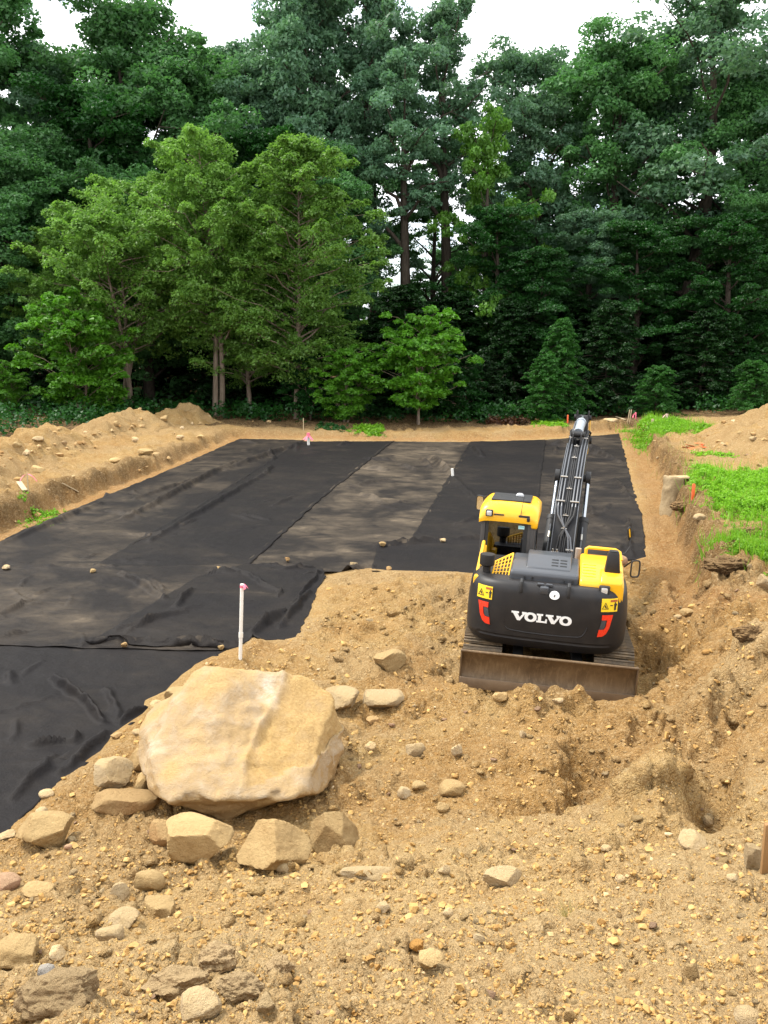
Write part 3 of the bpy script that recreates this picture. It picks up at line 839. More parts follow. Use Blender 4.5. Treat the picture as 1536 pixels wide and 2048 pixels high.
def m_boulder():
    t = NT('boulder_stone'); co = t.coord()
    n0 = t.noise(co, 1.3, 5, .6, .6); n1 = t.noise(co, 5, 7, .68, .3); n2 = t.noise(co, 28, 5, .7); n3 = t.noise(co, 110, 3, .7)
    c = t.mix(t.ramp(n0, .38, .62), (.49, .35, .18), (.37, .245, .11))
    c = t.mix(t.math('MULTIPLY', t.ramp(n1, .54, .70), .65), c, (.62, .49, .31))
    c = t.mix(t.math('MULTIPLY', t.ramp(n1, .42, .30), .5), c, (.33, .20, .085))
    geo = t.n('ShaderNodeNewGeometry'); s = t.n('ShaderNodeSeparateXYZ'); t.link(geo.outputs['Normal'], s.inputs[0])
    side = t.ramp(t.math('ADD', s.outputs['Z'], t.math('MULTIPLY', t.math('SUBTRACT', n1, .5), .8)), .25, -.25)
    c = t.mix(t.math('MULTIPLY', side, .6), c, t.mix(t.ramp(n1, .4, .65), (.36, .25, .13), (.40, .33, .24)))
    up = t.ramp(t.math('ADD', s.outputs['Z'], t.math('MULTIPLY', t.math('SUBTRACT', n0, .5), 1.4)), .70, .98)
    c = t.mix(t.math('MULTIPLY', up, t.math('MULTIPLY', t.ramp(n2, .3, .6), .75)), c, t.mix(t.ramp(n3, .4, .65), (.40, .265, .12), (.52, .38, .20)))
    du = t.attr('dusted'); c = t.mix(t.math('MULTIPLY', du, t.ramp(n1, .25, .5)), c, t.mix(t.ramp(n2, .35, .65), (.36, .225, .085), (.47, .315, .13)))
    sm = t.attr('scar'); c = t.mix(t.math('MULTIPLY', sm, t.ramp(n1, .3, .6)), c, (.70, .62, .52))
    t.bsdf(c, .9, 0, t.bump(t.math('ADD', n2, t.math('ADD', t.math('MULTIPLY', n3, .5), t.math('MULTIPLY', n1, 1.6))), .8, .03), .15)
    return t.m
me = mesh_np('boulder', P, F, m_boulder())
sc_ = np.exp(-(((P[:, 0] - .26) / .10) ** 2 + ((P[:, 1] - .30) / .16) ** 2)) * (P[:, 2] > .2) +   .35 * cr * np.clip(perlin(P[:, 1] * 4, P[:, 0] * 4, seed=3) + .4, 0, 1)
sc_ = sc_ + np.exp(-(((P[:, 0] + .95) / .14) ** 2 + ((P[:, 1] + .62) / .3) ** 2)) * .35
attr(me, 'scar', np.clip(sc_, 0, 1))
attr(me, 'dusted', np.clip(st * .9 + .7 * smooth(0, .6, fbm(P[:, 0] * 1.6, P[:, 1] * 1.6, octs=3, seed=81)) * (P[:, 2] > .0), 0, 1))
bz = float(gz(bp[0], bp[1]))
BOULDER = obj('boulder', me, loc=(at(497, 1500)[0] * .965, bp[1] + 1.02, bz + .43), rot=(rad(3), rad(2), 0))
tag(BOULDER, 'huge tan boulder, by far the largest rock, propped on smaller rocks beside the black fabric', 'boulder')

R_ = put_rock
R_(80, 1667, 116, 82, 'angular tan rock alone beside the nearest edge of the black fabric', M_TAN, 3, 5, 9, deep=.8)
R_(395, 1680, 142, 92, 'blocky cracked rock under the front of the boulder, left of its dark hollow', M_TAN, 8, 5, 8, deep=.7, planes=[(0, -.25, .97, .62), (0.1, -.98, .1, .72)])
R_(546, 1698, 150, 120, 'pyramid shaped tan rock with a pale ridge, right of the hollow under the boulder', M_TAN, 21, 5, 6, deep=.8, planes=[(-.55, -.6, .6, .55), (.7, -.4, .55, .6), (.1, .8, .55, .6)])
R_(668, 1668, 98, 98, 'upright wedge shaped rock standing off the right corner of the boulder', M_TAN, 33, 5, 6, deep=.8, planes=[(.75, -.35, .5, .55), (-.7, -.5, .45, .62), (.1, -.95, .1, .75)])
R_(330, 1668, 66, 66, 'brownish rock tucked behind the blocky rock under the boulder front', M_OCHRE, 41, 4, 9)
R_(226, 1556, 72, 58, 'pale eight sided rock sitting on the flat brown slab', M_PALE, 55, 4, 12, sink=.05)
R_(250, 1608, 138, 40, 'long flat brown slab under the pale eight sided rock', M_OCHRE, 60, 4, 8, deep=.55, sink=.15, planes=[(0, 0, 1, .5)])
R_(282, 1520, 58, 56, 'tan rock wedged between the pale eight sided rock and the boulder', M_TAN, 63, 4, 9)
R_(292, 1566, 52, 66, 'rounded brown rock leaning on the left foot of the boulder', M_TAN, 66, 4, 9)
R_(322, 1436, 62, 62, 'tan rock touching the upper left edge of the boulder, beside the fabric', M_TAN, 70, 4, 9)
R_(356, 1396, 56, 46, 'rounded tan rock at the far left corner of the boulder', M_TAN, 72, 4, 9)
R_(312, 1408, 27, 15, 'small flat stone on the fabric edge behind the boulder', M_PALE, 75, 3, 8)
R_(276, 1464, 22, 13, 'small flat stone holding the fabric edge left of the boulder', M_PALE, 76, 3, 8)
R_(232, 1472, 24, 14, 'brown stone under the fabric edge, near the boulder', M_OCHRE, 77, 3, 8)
R_(682, 1403, 74, 50, 'pale flat topped rock behind the right shoulder of the boulder', M_PALE, 80, 4, 8, planes=[(-.1, -.2, .97, .6)])
R_(766, 1402, 86, 42, 'long pale rock, second behind the boulder, on the side of the excavator', M_PALE, 83, 4, 8, planes=[(.1, -.3, .95, .6)])
R_(780, 1320, 66, 42, 'tan rock half buried midway between the white pipe and the excavator blade', M_TAN, 86, 4, 9)
R_(745, 1440, 26, 18, 'small brown stone below the long pale rock', M_OCHRE, 87, 3)
R_(92, 1588, 31, 17, 'smooth cream pebble lying just off the fabric edge', M_PALE, 90, 3, 8, round_=.5)
R_(84, 1623, 28, 20, 'pale chip of stone above the angular rock by the fabric', M_PALE, 91, 3, 8)
R_(143, 1680, 18, 13, 'pale stone touching the right side of the angular rock by the fabric', M_PALE, 92, 3, 8)
R_(136, 1694, 16, 13, 'round reddish stone below the angular rock by the fabric', M_PINK, 93, 3, 8, round_=.5)
R_(12, 1672, 34, 17, 'pale stone at the very corner of the nearest fabric', M_PALE, 94, 3, 8)
R_(905, 1577, 54, 34, 'smooth loaf shaped stone alone in the orange hollow before the excavator', M_TAN, 97, 4, 7, round_=.5)
R_(808, 1586, 28, 30, 'small angular pale stone left of the loaf shaped stone', M_PALE, 99, 3, 8)
R_(831, 1500, 40, 34, 'flat heart shaped stone in the dirt between boulder and excavator', M_PALE, 104, 3, 8)
R_(913, 1502, 24, 36, 'upright oblong pale stone in the dirt below the blade', M_PALE, 106, 3, 8)
R_(838, 1572, 30, 20, 'brown stone just left of the loaf shaped stone', M_TAN, 107, 3, 8)
R_(740, 1493, 26, 20, 'pale stone just right of the boulder, above the orange hollow', M_PALE, 109, 3, 8)
R_(886, 1614, 26, 22, 'tan stone below the loaf shaped stone', M_TAN, 111, 3, 8)
R_(1006, 1758, 80, 44, 'large cream slab of stone lying alone on the near dirt bank', M_PALE, 113, 4, 8, deep=.6, tilt=(.3, .2, 0))
R_(1388, 1686, 58, 40, 'pale wedge of rock on the bank crest, right of the eroded gully', M_PALE, 117, 4, 8)
R_(1512, 1714, 46, 66, 'pale rock leaning against the brown wooden post', M_PALE, 119, 4, 8)
R_(400, 2016, 84, 76, 'big smooth cream stone at the bottom edge, with a knob on one side', M_PALE, 123, 5, 7, round_=.35)
R_(531, 2012, 38, 54, 'narrow white stone standing right of the big smooth cream stone', M_PALE, 126, 4, 8)
R_(240, 1786, 37, 44, 'upright pale stone left of a leaning oval stone on the near bank', M_PALE, 129, 4, 8)
R_(298, 1766, 64, 54, 'leaning oval tan stone on the near bank below the boulder', M_TAN, 131, 4, 8, tilt=(0, -.5, 0), deep=.6, round_=.3)
R_(322, 1768, 16, 13, 'tiny round stone resting against the leaning oval stone', M_PALE, 132, 3, 8, round_=.5)
R_(10, 1768, 58, 42, 'rounded reddish stone cut by the edge of the near bank', M_PINK, 135, 4, 8, round_=.5)
R_(75, 1780, 62, 32, 'low tan stone half buried beside the rounded reddish stone', M_TAN, 137, 4, 8, round_=.3)
R_(566, 1736, 30, 24, 'smooth cream pebble in front of the pyramid shaped rock', M_PALE, 139, 3, 8, round_=.5)
R_(735, 1748, 112, 26, 'long pale slab half buried on the bank crest below the wedge rock', M_PALE, 141, 4, 8, deep=.4)
R_(436, 1918, 80, 74, 'crumbly brown clod with an embedded pebble on the near slope', M_GREY, 144, 5, 7, rough=.13, lo=.66, hi=.9)
R_(560, 1936, 62, 50, 'dark jagged clod with deep shade, right of the crumbly brown clod', M_GREY, 147, 5, 7, rough=.14, lo=.66, hi=.9)
R_(350, 1972, 134, 74, 'wide grey clod left of the big smooth cream stone', M_GREY, 149, 5, 7, rough=.13, lo=.66, hi=.9, deep=.6)
R_(480, 1975, 100, 60, 'broken brown clod behind the narrow white stone', M_GREY, 151, 5, 7, rough=.14, lo=.66, hi=.9, deep=.6)
R_(112, 1992, 165, 108, 'largest grey clod, bulging out of the near slope', M_GREY, 153, 5, 7, rough=.11, lo=.66, hi=.9, deep=.7)
R_(220, 1868, 58, 38, 'tan stone at the lower end of the stone cluster on the near bank', M_PALE, 155, 4, 8)
R_(246, 1840, 62, 38, 'flat cream stone in the middle of the stone cluster on the near bank', M_PALE, 157, 4, 8)
R_(318, 1822, 66, 54, 'tan stone at the right end of the stone cluster on the near bank', M_TAN, 159, 4, 9, rough=.06)
R_(112, 1910, 34, 36, 'cream stone standing on edge above the largest grey clod', M_PALE, 161, 3, 8)
R_(32, 1906, 85, 60, 'pale crumbling rock above the largest grey clod, at the frame edge', M_TAN, 163, 4, 10, rough=.07)
R_(90, 1942, 36, 26, 'bluish grey stone beside the largest grey clod', m_rock('blue_grey_stone', (.36, .34, .31), (.28, .26, .24), (.42, .36, .27), .4), 165, 3, 8)
R_(1400, 1034, 24, 15, 'flat white stone on top of the bank, right of the concrete pier', M_PALE, 167, 3, 8)
R_(1238, 1122, 34, 28, 'round pinkish boulder on the fabric corner behind the excavator handrail', M_PINK, 169, 4, 7, round_=.5)
R_(1528, 1166, 26, 38, 'pale pointed stone near the weeds at the frame edge', M_PALE, 171, 3, 8)
R_(1376, 1224, 30, 15, 'long flat stone on the dirt right of the counterweight', M_TAN, 173, 3, 8)
R_(1356, 1233, 17, 9, 'pale flat stone just left of the long flat stone by the counterweight', M_PALE, 174, 3, 8)
R_(1222, 842, 30, 9, 'cream slab lying on the far bank above the fabric corner', M_PALE, 176, 3, 8, deep=.5, sink=.02)
R_(1000, 1394, 32, 22, 'stone pushed up in the dirt at the left end of the blade', M_TAN, 178, 3, 8)
R_(1116, 1402, 22, 14, 'pale stone on the heap of dirt in front of the blade', M_PALE, 180, 3, 8)
R_(1416, 1642, 21, 24, 'small cream stone lying in the smeared track of the mound', M_PALE, 181, 3, 8, round_=.4)
R_(833, 1893, 30, 24, 'bright orange stone on the near bank', M_RUST, 183, 3, 8)
R_(864, 1922, 56, 40, 'tan stone below the bright orange stone', M_TAN, 184, 4, 9, rough=.05)
R_(958, 1876, 24, 20, 'white stone right of the bright orange stone', M_PALE, 186, 3, 8)
R_(896, 1826, 22, 22, 'smooth cream pebble standing above the bright orange stone', M_PALE, 187, 3, 8, round_=.5)
R_(766, 1816, 30, 32, 'pale blocky stone in the middle of the near bank', M_PALE, 188, 3, 8)
R_(1383, 1946, 32, 44, 'upright tan stone in a pocket of darker soil on the near bank', M_TAN, 190, 3, 8)
R_(1500, 2036, 56, 36, 'cream stone at the bottom corner of the near bank', M_PALE, 192, 3, 8, round_=.3)
R_(1143, 2032, 34, 40, 'blocky tan stone at the bottom edge of the near bank', M_TAN, 194, 3, 8)
R_(888, 1740, 26, 24, 'whitish cube of stone left of the large cream slab', M_PALE, 196, 3, 8)
R_(1212, 1698, 20, 14, 'white pebble on the bank crest above the large cream slab', M_PALE, 197, 3, 8)
R_(1240, 1758 , 20, 17, 'cream pebble on the near bank, left of a hollow', M_PALE, 198, 3, 8, round_=.4)
R_(1465, 1756, 24, 18, 'cream pebble at the foot of the brown wooden post', M_PALE, 199, 3, 8, round_=.4)
R_(1046, 1468, 16, 18, 'small white stone on the ridge below the blade', M_PALE, 200, 3, 8)
R_(1118, 1585, 20, 14, 'small tan stone at the head of the eroded gully', M_TAN, 201, 3, 8)

# stones that hold the cloth down
def on_cloth(px, py): return (lambda p: (p[0], p[1], p[2]))(at(px, py, .05))
for i, (a, b, w, h, l) in enumerate([(765, 1089, 15, 11, 'tan stone on the corner of the short fabric strip'), (886, 1081, 13, 9, 'pale stone on the upper edge of the short fabric strip, near the cab'),
                                     (575, 1119, 10, 10, 'brown stone alone on the dusty middle sheet'), (437, 1138, 11, 10, 'tan stone on the seam behind the tall white pipe'),
                                     (708, 1129, 16, 9, 'flat tan stone at the folded end of the dusty middle sheet'), (778, 1137, 11, 9, 'pale stone on the short fabric strip beside the dirt ramp'),
                                     (185, 1142, 13, 8, 'reddish flat stone on the seam of the wrinkled sheet'), (11, 1135, 15, 10, 'pale stone on the wrinkled sheet at the frame edge'),
                                     (248, 1291, 13, 12, 'tan stone on the folded flap, left one'), (442, 1296, 13, 11, 'pale stone on the folded flap just left of the white pipe'),
                                     (413, 1331, 12, 12, 'white stone on the cloth edge in front of the white pipe')]):
    R_(a, b, w, h, l, (M_TAN, M_PALE, M_OCHRE)[i % 3 if i != 2 else 2], 210 + i, 3, 9, surf=on_cloth, sink=.12, group='stones holding the fabric down')

def m_crumb(name, cols):
    t = NT(name); geo = t.n('ShaderNodeNewGeometry'); co = t.coord()
    nd = t.n('ShaderNodeValToRGB'); el = nd.color_ramp.elements
    el[0].color = c4(cols[0]); el[0].position = 0; el[1].color = c4(cols[-1]); el[1].position = 1
    for i, c in enumerate(cols[1:-1]): e = el.new((i + 1) / (len(cols) - 1)); e.color = c4(c)
    t.link(geo.outputs['Random Per Island'], nd.inputs['Fac'])
    n1 = t.noise(co, 60, 4, .7)
    c = t.mix(t.math('MULTIPLY', t.ramp(n1, .45, .7), .5), nd.outputs['Color'], (.36, .23, .10))
    t.bsdf(c, .92, 0, t.bump(n1, .6, .012), .15)
    return t.m
M_CR1 = m_crumb('gravel_stone', [(.37, .225, .085), (.43, .285, .13), (.48, .34, .175), (.30, .17, .062), (.40, .26, .115), (.53, .41, .25)])
M_CR2 = m_crumb('crumbled_earth', [(.40, .235, .075), (.48, .305, .11), (.33, .18, .055), (.53, .35, .135), (.43, .26, .088)])
# ---- spoil heaps: cones of tipped earth run together
def heap(name, cones, label, rough=1.0, step=.075, seed=0, mat=None, slope=.70):
    C = np.array(cones)
    x0, x1 = C[:, 0].min() - 4, C[:, 0].max() + 4; y0, y1 = C[:, 1].min() - 4, C[:, 1].max() + 4
    xs, ys = np.arange(x0, x1, step), np.arange(y0, y1, step)
    X, Y = np.meshgrid(xs, ys); x, y = X.ravel(), Y.ravel()
    g = gz(x, y)
    wx = x + .4 * fbm(x * .7, y * .7, octs=3, seed=120 + seed); wy = y + .4 * fbm(x * .7, y * .7, octs=3, seed=130 + seed)
    top = np.full(x.shape, -9.0); soft = 0
    for cx, cy, cz in cones:
        d = np.hypot(wx - cx, wy - cy)
        d = np.sqrt(d * d + .10)
        top = np.logaddexp(top * 7, (cz - slope * d + .2) * 7) / 7
    sdp = poly_sd(PITXY, x, y)
    h = np.minimum(top - g, (sdp - .25 + .2 * fbm(x, y, octs=3, seed=9)) * .9)
    n = .16 * fbm(x * 1.1, y * 1.1, octs=3, seed=140 + seed) + .11 * (np.abs(perlin(x * 2.3, y * 2.3, seed=141 + seed)) - .25) + .06 * (np.abs(perlin(x * 5, y * 5, seed=142 + seed)) - .25) + .03 * (np.abs(perlin(x * 11, y * 11, seed=143 + seed)) - .25)
    ru = .05 * np.abs(perlin(x * 3.2 + y * 1.0, y * .6, seed=144 + seed))          # runnels
    h = h + (n - ru) * rough * smooth(-.2, .5, h)
    z = g + h
    keep = (h > -.12).reshape(X.shape)
    ny, nx = X.shape
    ii, jj = np.meshgrid(np.arange(ny - 1), np.arange(nx - 1), indexing='ij')
    ok = keep[:-1, :-1] & keep[1:, :-1] & keep[:-1, 1:] & keep[1:, 1:]
    k = (ii * nx + jj)[ok]
    F = np.stack([k, k + 1, k + nx + 1, k + nx], 1)
    used = np.unique(F); mp = np.zeros(len(x), int); mp[used] = np.arange(len(used))
    V = np.stack([x, y, z], 1)[used]
    me = mesh_np(name, V, mp[F], mat or M_HEAP)
    o = obj(name, me)
    f = lambda qx, qy: None
    return tag(o, label, 'spoil heap'), (xs, ys, np.where(h > -.05, z, g).reshape(X.shape))
M_HEAP = m_dirt('heap_dirt', False)
def rubble(grid, n, seed, size):
    xs, ys, Zg = grid; r_ = np.random.RandomState(seed)
    x = r_.uniform(xs[2], xs[-3], n); y = r_.uniform(ys[2], ys[-3], n)
    i = ((y - ys[0]) / (ys[1] - ys[0])).astype(int); j = ((x - xs[0]) / (xs[1] - xs[0])).astype(int)
    z = Zg[i, j]; h = z - gz(x, y); k = (h > .03) & (r_.rand(n) < .25 + .75 * smooth(.7, .1, h)); x, y, z = x[k], y[k], z[k]; n = len(x)
    D, F0 = ico(1); s = size * (.4 + 1.6 * r_.rand(n) ** 4)
    V = D[None] * (1 + .28 * r_.normal(size=(n, len(D), 1))) * np.array([1, .8, .6]) * s[:, None, None]
    a = r_.uniform(0, 6.3, n); ca, sa = np.cos(a)[:, None], np.sin(a)[:, None]
    V = np.stack([V[..., 0] * ca - V[..., 1] * sa + x[:, None], V[..., 0] * sa + V[..., 1] * ca + y[:, None], V[..., 2] + (z + s * .2)[:, None]], 2).reshape(-1, 3)
    F = (F0[None] + (np.arange(n) * len(D))[:, None, None]).reshape(-1, 3)
    return tag(obj('rubble', mesh_np('rubble', V, F, M_CR1, smooth_shade=False)), kind='stuff')

def cpt(px, py, y):
    p = at_depth(px, py, y); return p
cl = [cpt(374, 806, 41.0), cpt(338, 818, 39.8), cpt(262, 812, 37.6), cpt(225, 826, 36.4), cpt(190, 842, 35.0), cpt(108, 845, 31.8), cpt(62, 853, 30.2), cpt(8, 872, 28.2), cpt(-60, 875, 26.6), cpt(-140, 858, 25.2), cpt(-260, 848, 23.4)]
HL, hl_grid = heap('spoil_heap', cl, 'long tan heap of dug earth on the bank, in front of the dark woods', seed=1)
crr = [cpt(1700, 770, 31), cpt(1610, 800, 32), cpt(1548, 824, 33), cpt(1495, 845, 33.5), cpt(1660, 800, 29.5)]
HR, hr_grid = heap('spoil_heap', crr, 'brown heap of dug earth rising beyond the bright green weeds', seed=2, slope=.5)

def heap_hit(grid, px, py):
    xs, ys, Zg = grid
    d = ray(px, py)
    for t in np.linspace(18, 48, 900):
        x, y, z = d[0] * t, d[1] * t, CAM_H + d[2] * t
        i, j = int((y - ys[0]) / (ys[1] - ys[0])), int((x - xs[0]) / (xs[1] - xs[0]))
        if 0 <= i < len(ys) and 0 <= j < len(xs) and z < Zg[i, j]:
            return (x, y, float(Zg[i, j]))
    return at(px, py, .6)
for i, (a, b, w, h, l, g) in enumerate([(76, 940, 30, 22, 'largest pale block on the long tan heap', 0), (34, 893, 20, 20, 'pale stone high on the near end of the long tan heap', 0),
        (76, 881, 27, 14, 'flat brown rock below the crest of the long tan heap', 0), (128, 886, 14, 12, 'dark stone on the long tan heap', 0), (290, 905, 38, 16, 'long flat slab near the foot of the tan heap', 0),
        (360, 875, 19, 12, 'pale rock under the highest peak of the tan heap', 0), (232, 848, 14, 14, 'tan rock near the second peak of the tan heap', 0), (328, 838, 18, 16, 'half buried rock on the highest peak of the tan heap', 0),
        (270, 880, 16, 14, 'tan rock halfway down the middle of the tan heap', 0), (230, 922, 26, 14, 'pale rubble stone at the foot of the tan heap', 0), (400, 874, 16, 10, 'pale stone at the far end of the tan heap', 0),
        (1507, 879, 20, 12, 'pale stone at the foot of the brown heap', 1), (1530, 881, 16, 9, 'second pale stone at the foot of the brown heap, at the frame edge', 1), (1480, 868, 12, 8, 'small stone on the lower slope of the brown heap', 1)]):
    gr = (hl_grid, hr_grid)[g]
    R_(a, b, w * .85, h * .85, l, (M_TAN, M_TAN, M_PALE)[i % 3] if i != 3 else M_GREY, 240 + i, 3, 9, surf=lambda px, py, gr=gr: heap_hit(gr, px, py), sink=.18)

rubble(hl_grid, 2600, 5, .07); rubble(hr_grid, 1200, 6, .07)
# ---- loose stones one could count
rg = np.random.RandomState(5)
def make_stone_set(mats, n, sub, rough):
    out = []
    for i in range(n):
        P, F = rock_shape(300 + i, sub, 10, rough=rough, lo=.48, hi=.8, round_=.3 if i % 4 == 0 else .05, soft=.009)
        P = P * np.array([1, rg.uniform(.65, .95), rg.uniform(.5, .75)])
        me = mesh_np('stone', P, F, mats[i % len(mats)])
        out.append(me)
    return out
STONES = make_stone_set([M_PALE, M_TAN, M_PALE, M_TAN, M_OCHRE, M_PALE, M_PINK, M_TAN], 16, 3, .04)
def scatter(n, box, size, label, group, test=None):
    k = 0; tries = 0
    while k < n and tries < n * 20:
        tries += 1
        px, py = rg.uniform(box[0], box[2]), rg.uniform(box[1], box[3])
        if test and not test(px, py): continue
        p, t = hit(px, py)
        if poly_sd(CLOTHXY, np.array([p[0]]), np.array([p[1]]))[0] < .12: continue
        s = rg.uniform(*size) * (0.6 + rg.rand() ** 3) * t / FPX * .5
        o = obj('stone', STONES[rg.randint(len(STONES))], loc=(p[0], p[1], p[2] + s * .22), rot=(rg.uniform(-.4, .4), rg.uniform(-.4, .4), rg.uniform(0, 6.3)), scale=s)
        tag(o, label, 'stone', group); k += 1
nb = lambda px, py: not (300 < px < 700 and 1360 < py < 1660) and not (910 < px < 1290 and py < 1410)
scatter(56, (0, 1780, 768, 2045), (9, 22), 'loose pale stone among the crumbs on the boulder side of the near bank', 'stones on the near bank below the boulder', nb)
scatter(62, (768, 1690, 1536, 2045), (9, 22), 'loose pale stone among the crumbs on the near bank below the gully', 'stones on the near bank below the excavator', nb)
scatter(45, (620, 1200, 1150, 1650), (8, 18), 'loose stone on the churned dirt between boulder and excavator', 'stones on the churned dirt', nb)
scatter(32, (1150, 1420, 1536, 1660), (8, 18), 'loose stone on the rutted mound right of the gully', 'stones on the rutted mound', nb)
scatter(28, (1290, 1130, 1536, 1400), (7, 15), 'loose stone on the dug slope right of the excavator', 'stones on the dug slope', nb)
scatter(24, (0, 1560, 330, 1780), (9, 20), 'loose stone in the dirt between the fabric edge and the boulder', 'stones left of the boulder', nb)
scatter(22, (1300, 870, 1536, 960), (6, 11), 'loose stone on the bare strip beyond the bright weeds', 'stones on the far bank', nb)

# ---- crumbs: too many to count
def crumbs(name, n, box, size, mat, seed, sub=1, lo=.5, rough=.16, flat=.7):
    r_ = np.random.RandomState(seed)
    base = []
    for i in range(6):
        D, F = ico(sub)
        P = D * (1 + rough * r_.normal(size=(len(D), 1)))
        base.append(P * np.array([1, r_.uniform(.6, 1), flat * r_.uniform(.7, 1.1)]))
    F0 = ico(sub)[1]
    px = r_.uniform(box[0], box[2], n); py = box[1] + (box[3] - box[1]) * r_.uniform(0, 1, n)
    xx = (px - 768) / FPX; vv = (1024 - py) / FPX
    dx, dy, dz = xx, CP + vv * SP, -SP + vv * CP
    t = np.full(n, 1.5); lo_, hi_ = np.full(n, 1.2), np.full(n, 60.0)
    # coarse march, then halving
    ts = np.geomspace(1.5, 60, 90); first = np.full(n, 60.0); prev = np.full(n, 1.2); done = np.zeros(n, bool)
    for a in ts:
        below = (CAM_H + dz * a < gz(dx * a, dy * a)) & ~done
        hi_[below] = a; lo_[below] = prev[below]; done |= below; prev[~done] = a
    for _ in range(7):
        mid = .5 * (lo_ + hi_); b = CAM_H + dz * mid < gz(dx * mid, dy * mid)
        hi_ = np.where(b, mid, hi_); lo_ = np.where(b, lo_, mid)
    t = .5 * (lo_ + hi_)
    x, y = dx * t, dy * t
    ok = done & (poly_sd(CLOTHXY, x, y) > .05) & (perlin(x * 1.1, y * 1.1, seed=seed) + r_.uniform(-.5, .7, n) > -.1)
    x, y, t = x[ok], y[ok], t[ok]; n = len(x)
    z = gz(x, y)
    s = (size[0] + (size[1] - size[0]) * r_.rand(n) ** 4) * t / FPX * .5 * (1 + lo * r_.normal(size=n) * .3)
    s = np.abs(s)
    nv = len(base[0])
    a = r_.uniform(0, 6.28, n); ca, sa = np.cos(a), np.sin(a)
    B = np.stack(base)[r_.randint(0, 6, n)]
    tl = r_.uniform(-.6, .6, n); ct, st = np.cos(tl), np.sin(tl)
    bx, by, bz = B[:, :, 0], B[:, :, 1], B[:, :, 2]
    bx, bz = bx * ct[:, None] + bz * st[:, None], -bx * st[:, None] + bz * ct[:, None]
    V = np.stack([(bx * ca[:, None] - by * sa[:, None]) * s[:, None] + x[:, None], (bx * sa[:, None] + by * ca[:, None]) * s[:, None] + y[:, None], bz * s[:, None] + (z + s * .18)[:, None]], 2).reshape(-1, 3)
    F = (F0[None] + (np.arange(n) * nv)[:, None, None]).reshape(-1, 3)
    me = mesh_np(name, V, F, mat, smooth_shade=(sub > 1))
    return tag(obj(name, me), kind='stuff')
crumbs('gravel', 1500, (-60, 1640, 1600, 2060), (4, 13), M_CR1, 1, 1, rough=.24, flat=.6)
crumbs('gravel', 5200, (-60, 1160, 1600, 2060), (2, 8), M_CR1, 2, 1, rough=.22, flat=.6)
crumbs('dirt_crumbs', 5200, (-60, 1690, 1600, 2060), (5, 20), M_CR2, 3, 1, rough=.30)
crumbs('dirt_lumps', 300, (-60, 1700, 900, 2060), (10, 46), M_HEAP, 31, 2, rough=.20, flat=.6)
crumbs('dirt_lumps', 260, (620, 1160, 1600, 1660), (8, 30), M_HEAP, 32, 2, rough=.20, flat=.6)
crumbs('dirt_crumbs', 6500, (-60, 1160, 1600, 2060), (4, 14), M_CR2, 4, 1, rough=.26)
crumbs('dirt_crumbs', 9500, (-60, 1560, 1600, 2060), (2, 7), M_CR2, 6, 1, rough=.28)
# ================================================================== the excavator
EX = empty('excavator', (2.775, 14.70, 0.0), (0, rad(3.0), rad(-12.5)))
EX.location.z = .02
tag(EX, 'yellow and black tracked excavator with a rear blade, standing beside the black fabric', 'excavator')
UNDER = Matrix.Rotation(rad(3.0), 4, 'Z')          # the tracks stand turned a little from the house

def m_blade():
    t = NT('worn_blade_steel'); co = t.coord()
    st = t.n('ShaderNodeMapping'); st.inputs['Scale'].default_value = (6, 6, .8); t.link(co, st.inputs['Vector'])
    n0 = t.noise(co, 2.5, 6, .65, .4); n1 = t.noise(st.outputs[0], 3, 6, .7, .4); n2 = t.noise(co, 45, 4, .7)
    c = t.mix(t.ramp(n0, .35, .65), (.095, .058, .028), (.175, .112, .056))
    c = t.mix(t.math('MULTIPLY', t.ramp(n1, .50, .72), .6), c, (.27, .185, .10))
    c = t.mix(t.math('MULTIPLY', t.ramp(n2, .6, .75), .4), c, (.045, .025, .014))
    t.bsdf(c, t.math('ADD', t.math('MULTIPLY', n0, .35), .35), .25, t.bump(n2, .35, .006))
    return t.m
M_YEL = m_paint('yellow_paint', (.80, .42, .008), .34, 0, .10, (.55, .36, .12), scale=4)
M_BLK = m_paint('black_plastic', (.0125, .0115, .0120), .46, 0, .10, (.10, .075, .05), bump=.10, scale=5, spec=.32)
M_HOOD = m_paint('sky_greyed_black', (.044, .048, .055), .33, 0, .05, (.16, .13, .10), scale=5)  # black lightened to blue-grey, the sky's reflection put into the base colour
M_BOOM = m_paint('charcoal_paint', (.009, .0092, .0105), .52, 0, .08, (.10, .08, .06), scale=5, spec=.25)
M_RUB = m_paint('black_rubber', (.010, .010, .011), .6, 0, .1, (.10, .08, .05))
M_PILL = m_paint('cab_grey_paint', (.040, .036, .033), .5, 0, .12, (.13, .10, .07), scale=5)
M_STEEL = m_paint('zinc_steel', (.52, .50, .46), .32, .7, .15, (.30, .25, .17), scale=14)
M_PIPE = m_paint('painted_pipe', (.085, .09, .10), .32, .15, .05, (.2, .17, .12), scale=14)
M_CYL = m_paint('cylinder_grey', (.30, .335, .37), .35, .1, .08, (.25, .20, .14), scale=7)
M_CHROME = m_paint('chrome_rod', (.40, .42, .45), .16, 1.0, .0)
M_TRACK = m_paint('track_steel', (.10, .076, .050), .5, .35, .75, (.26, .18, .10), bump=.4, scale=9)
M_WHITE = m_paint('white_print', (.78, .78, .76), .45, 0, .03, (.5, .42, .3))
M_RED = m_paint('red_reflector', (.72, .035, .012), .25, 0, .02)
M_SIGN = m_paint('warning_yellow', (.82, .56, .01), .4, 0, .03, (.5, .4, .2))
M_INK = m_paint('black_print', (.012, .012, .012), .5, 0, 0.0)
M_INKR = m_paint('dark_red_print', (.35, .08, .01), .5, 0, 0.0)
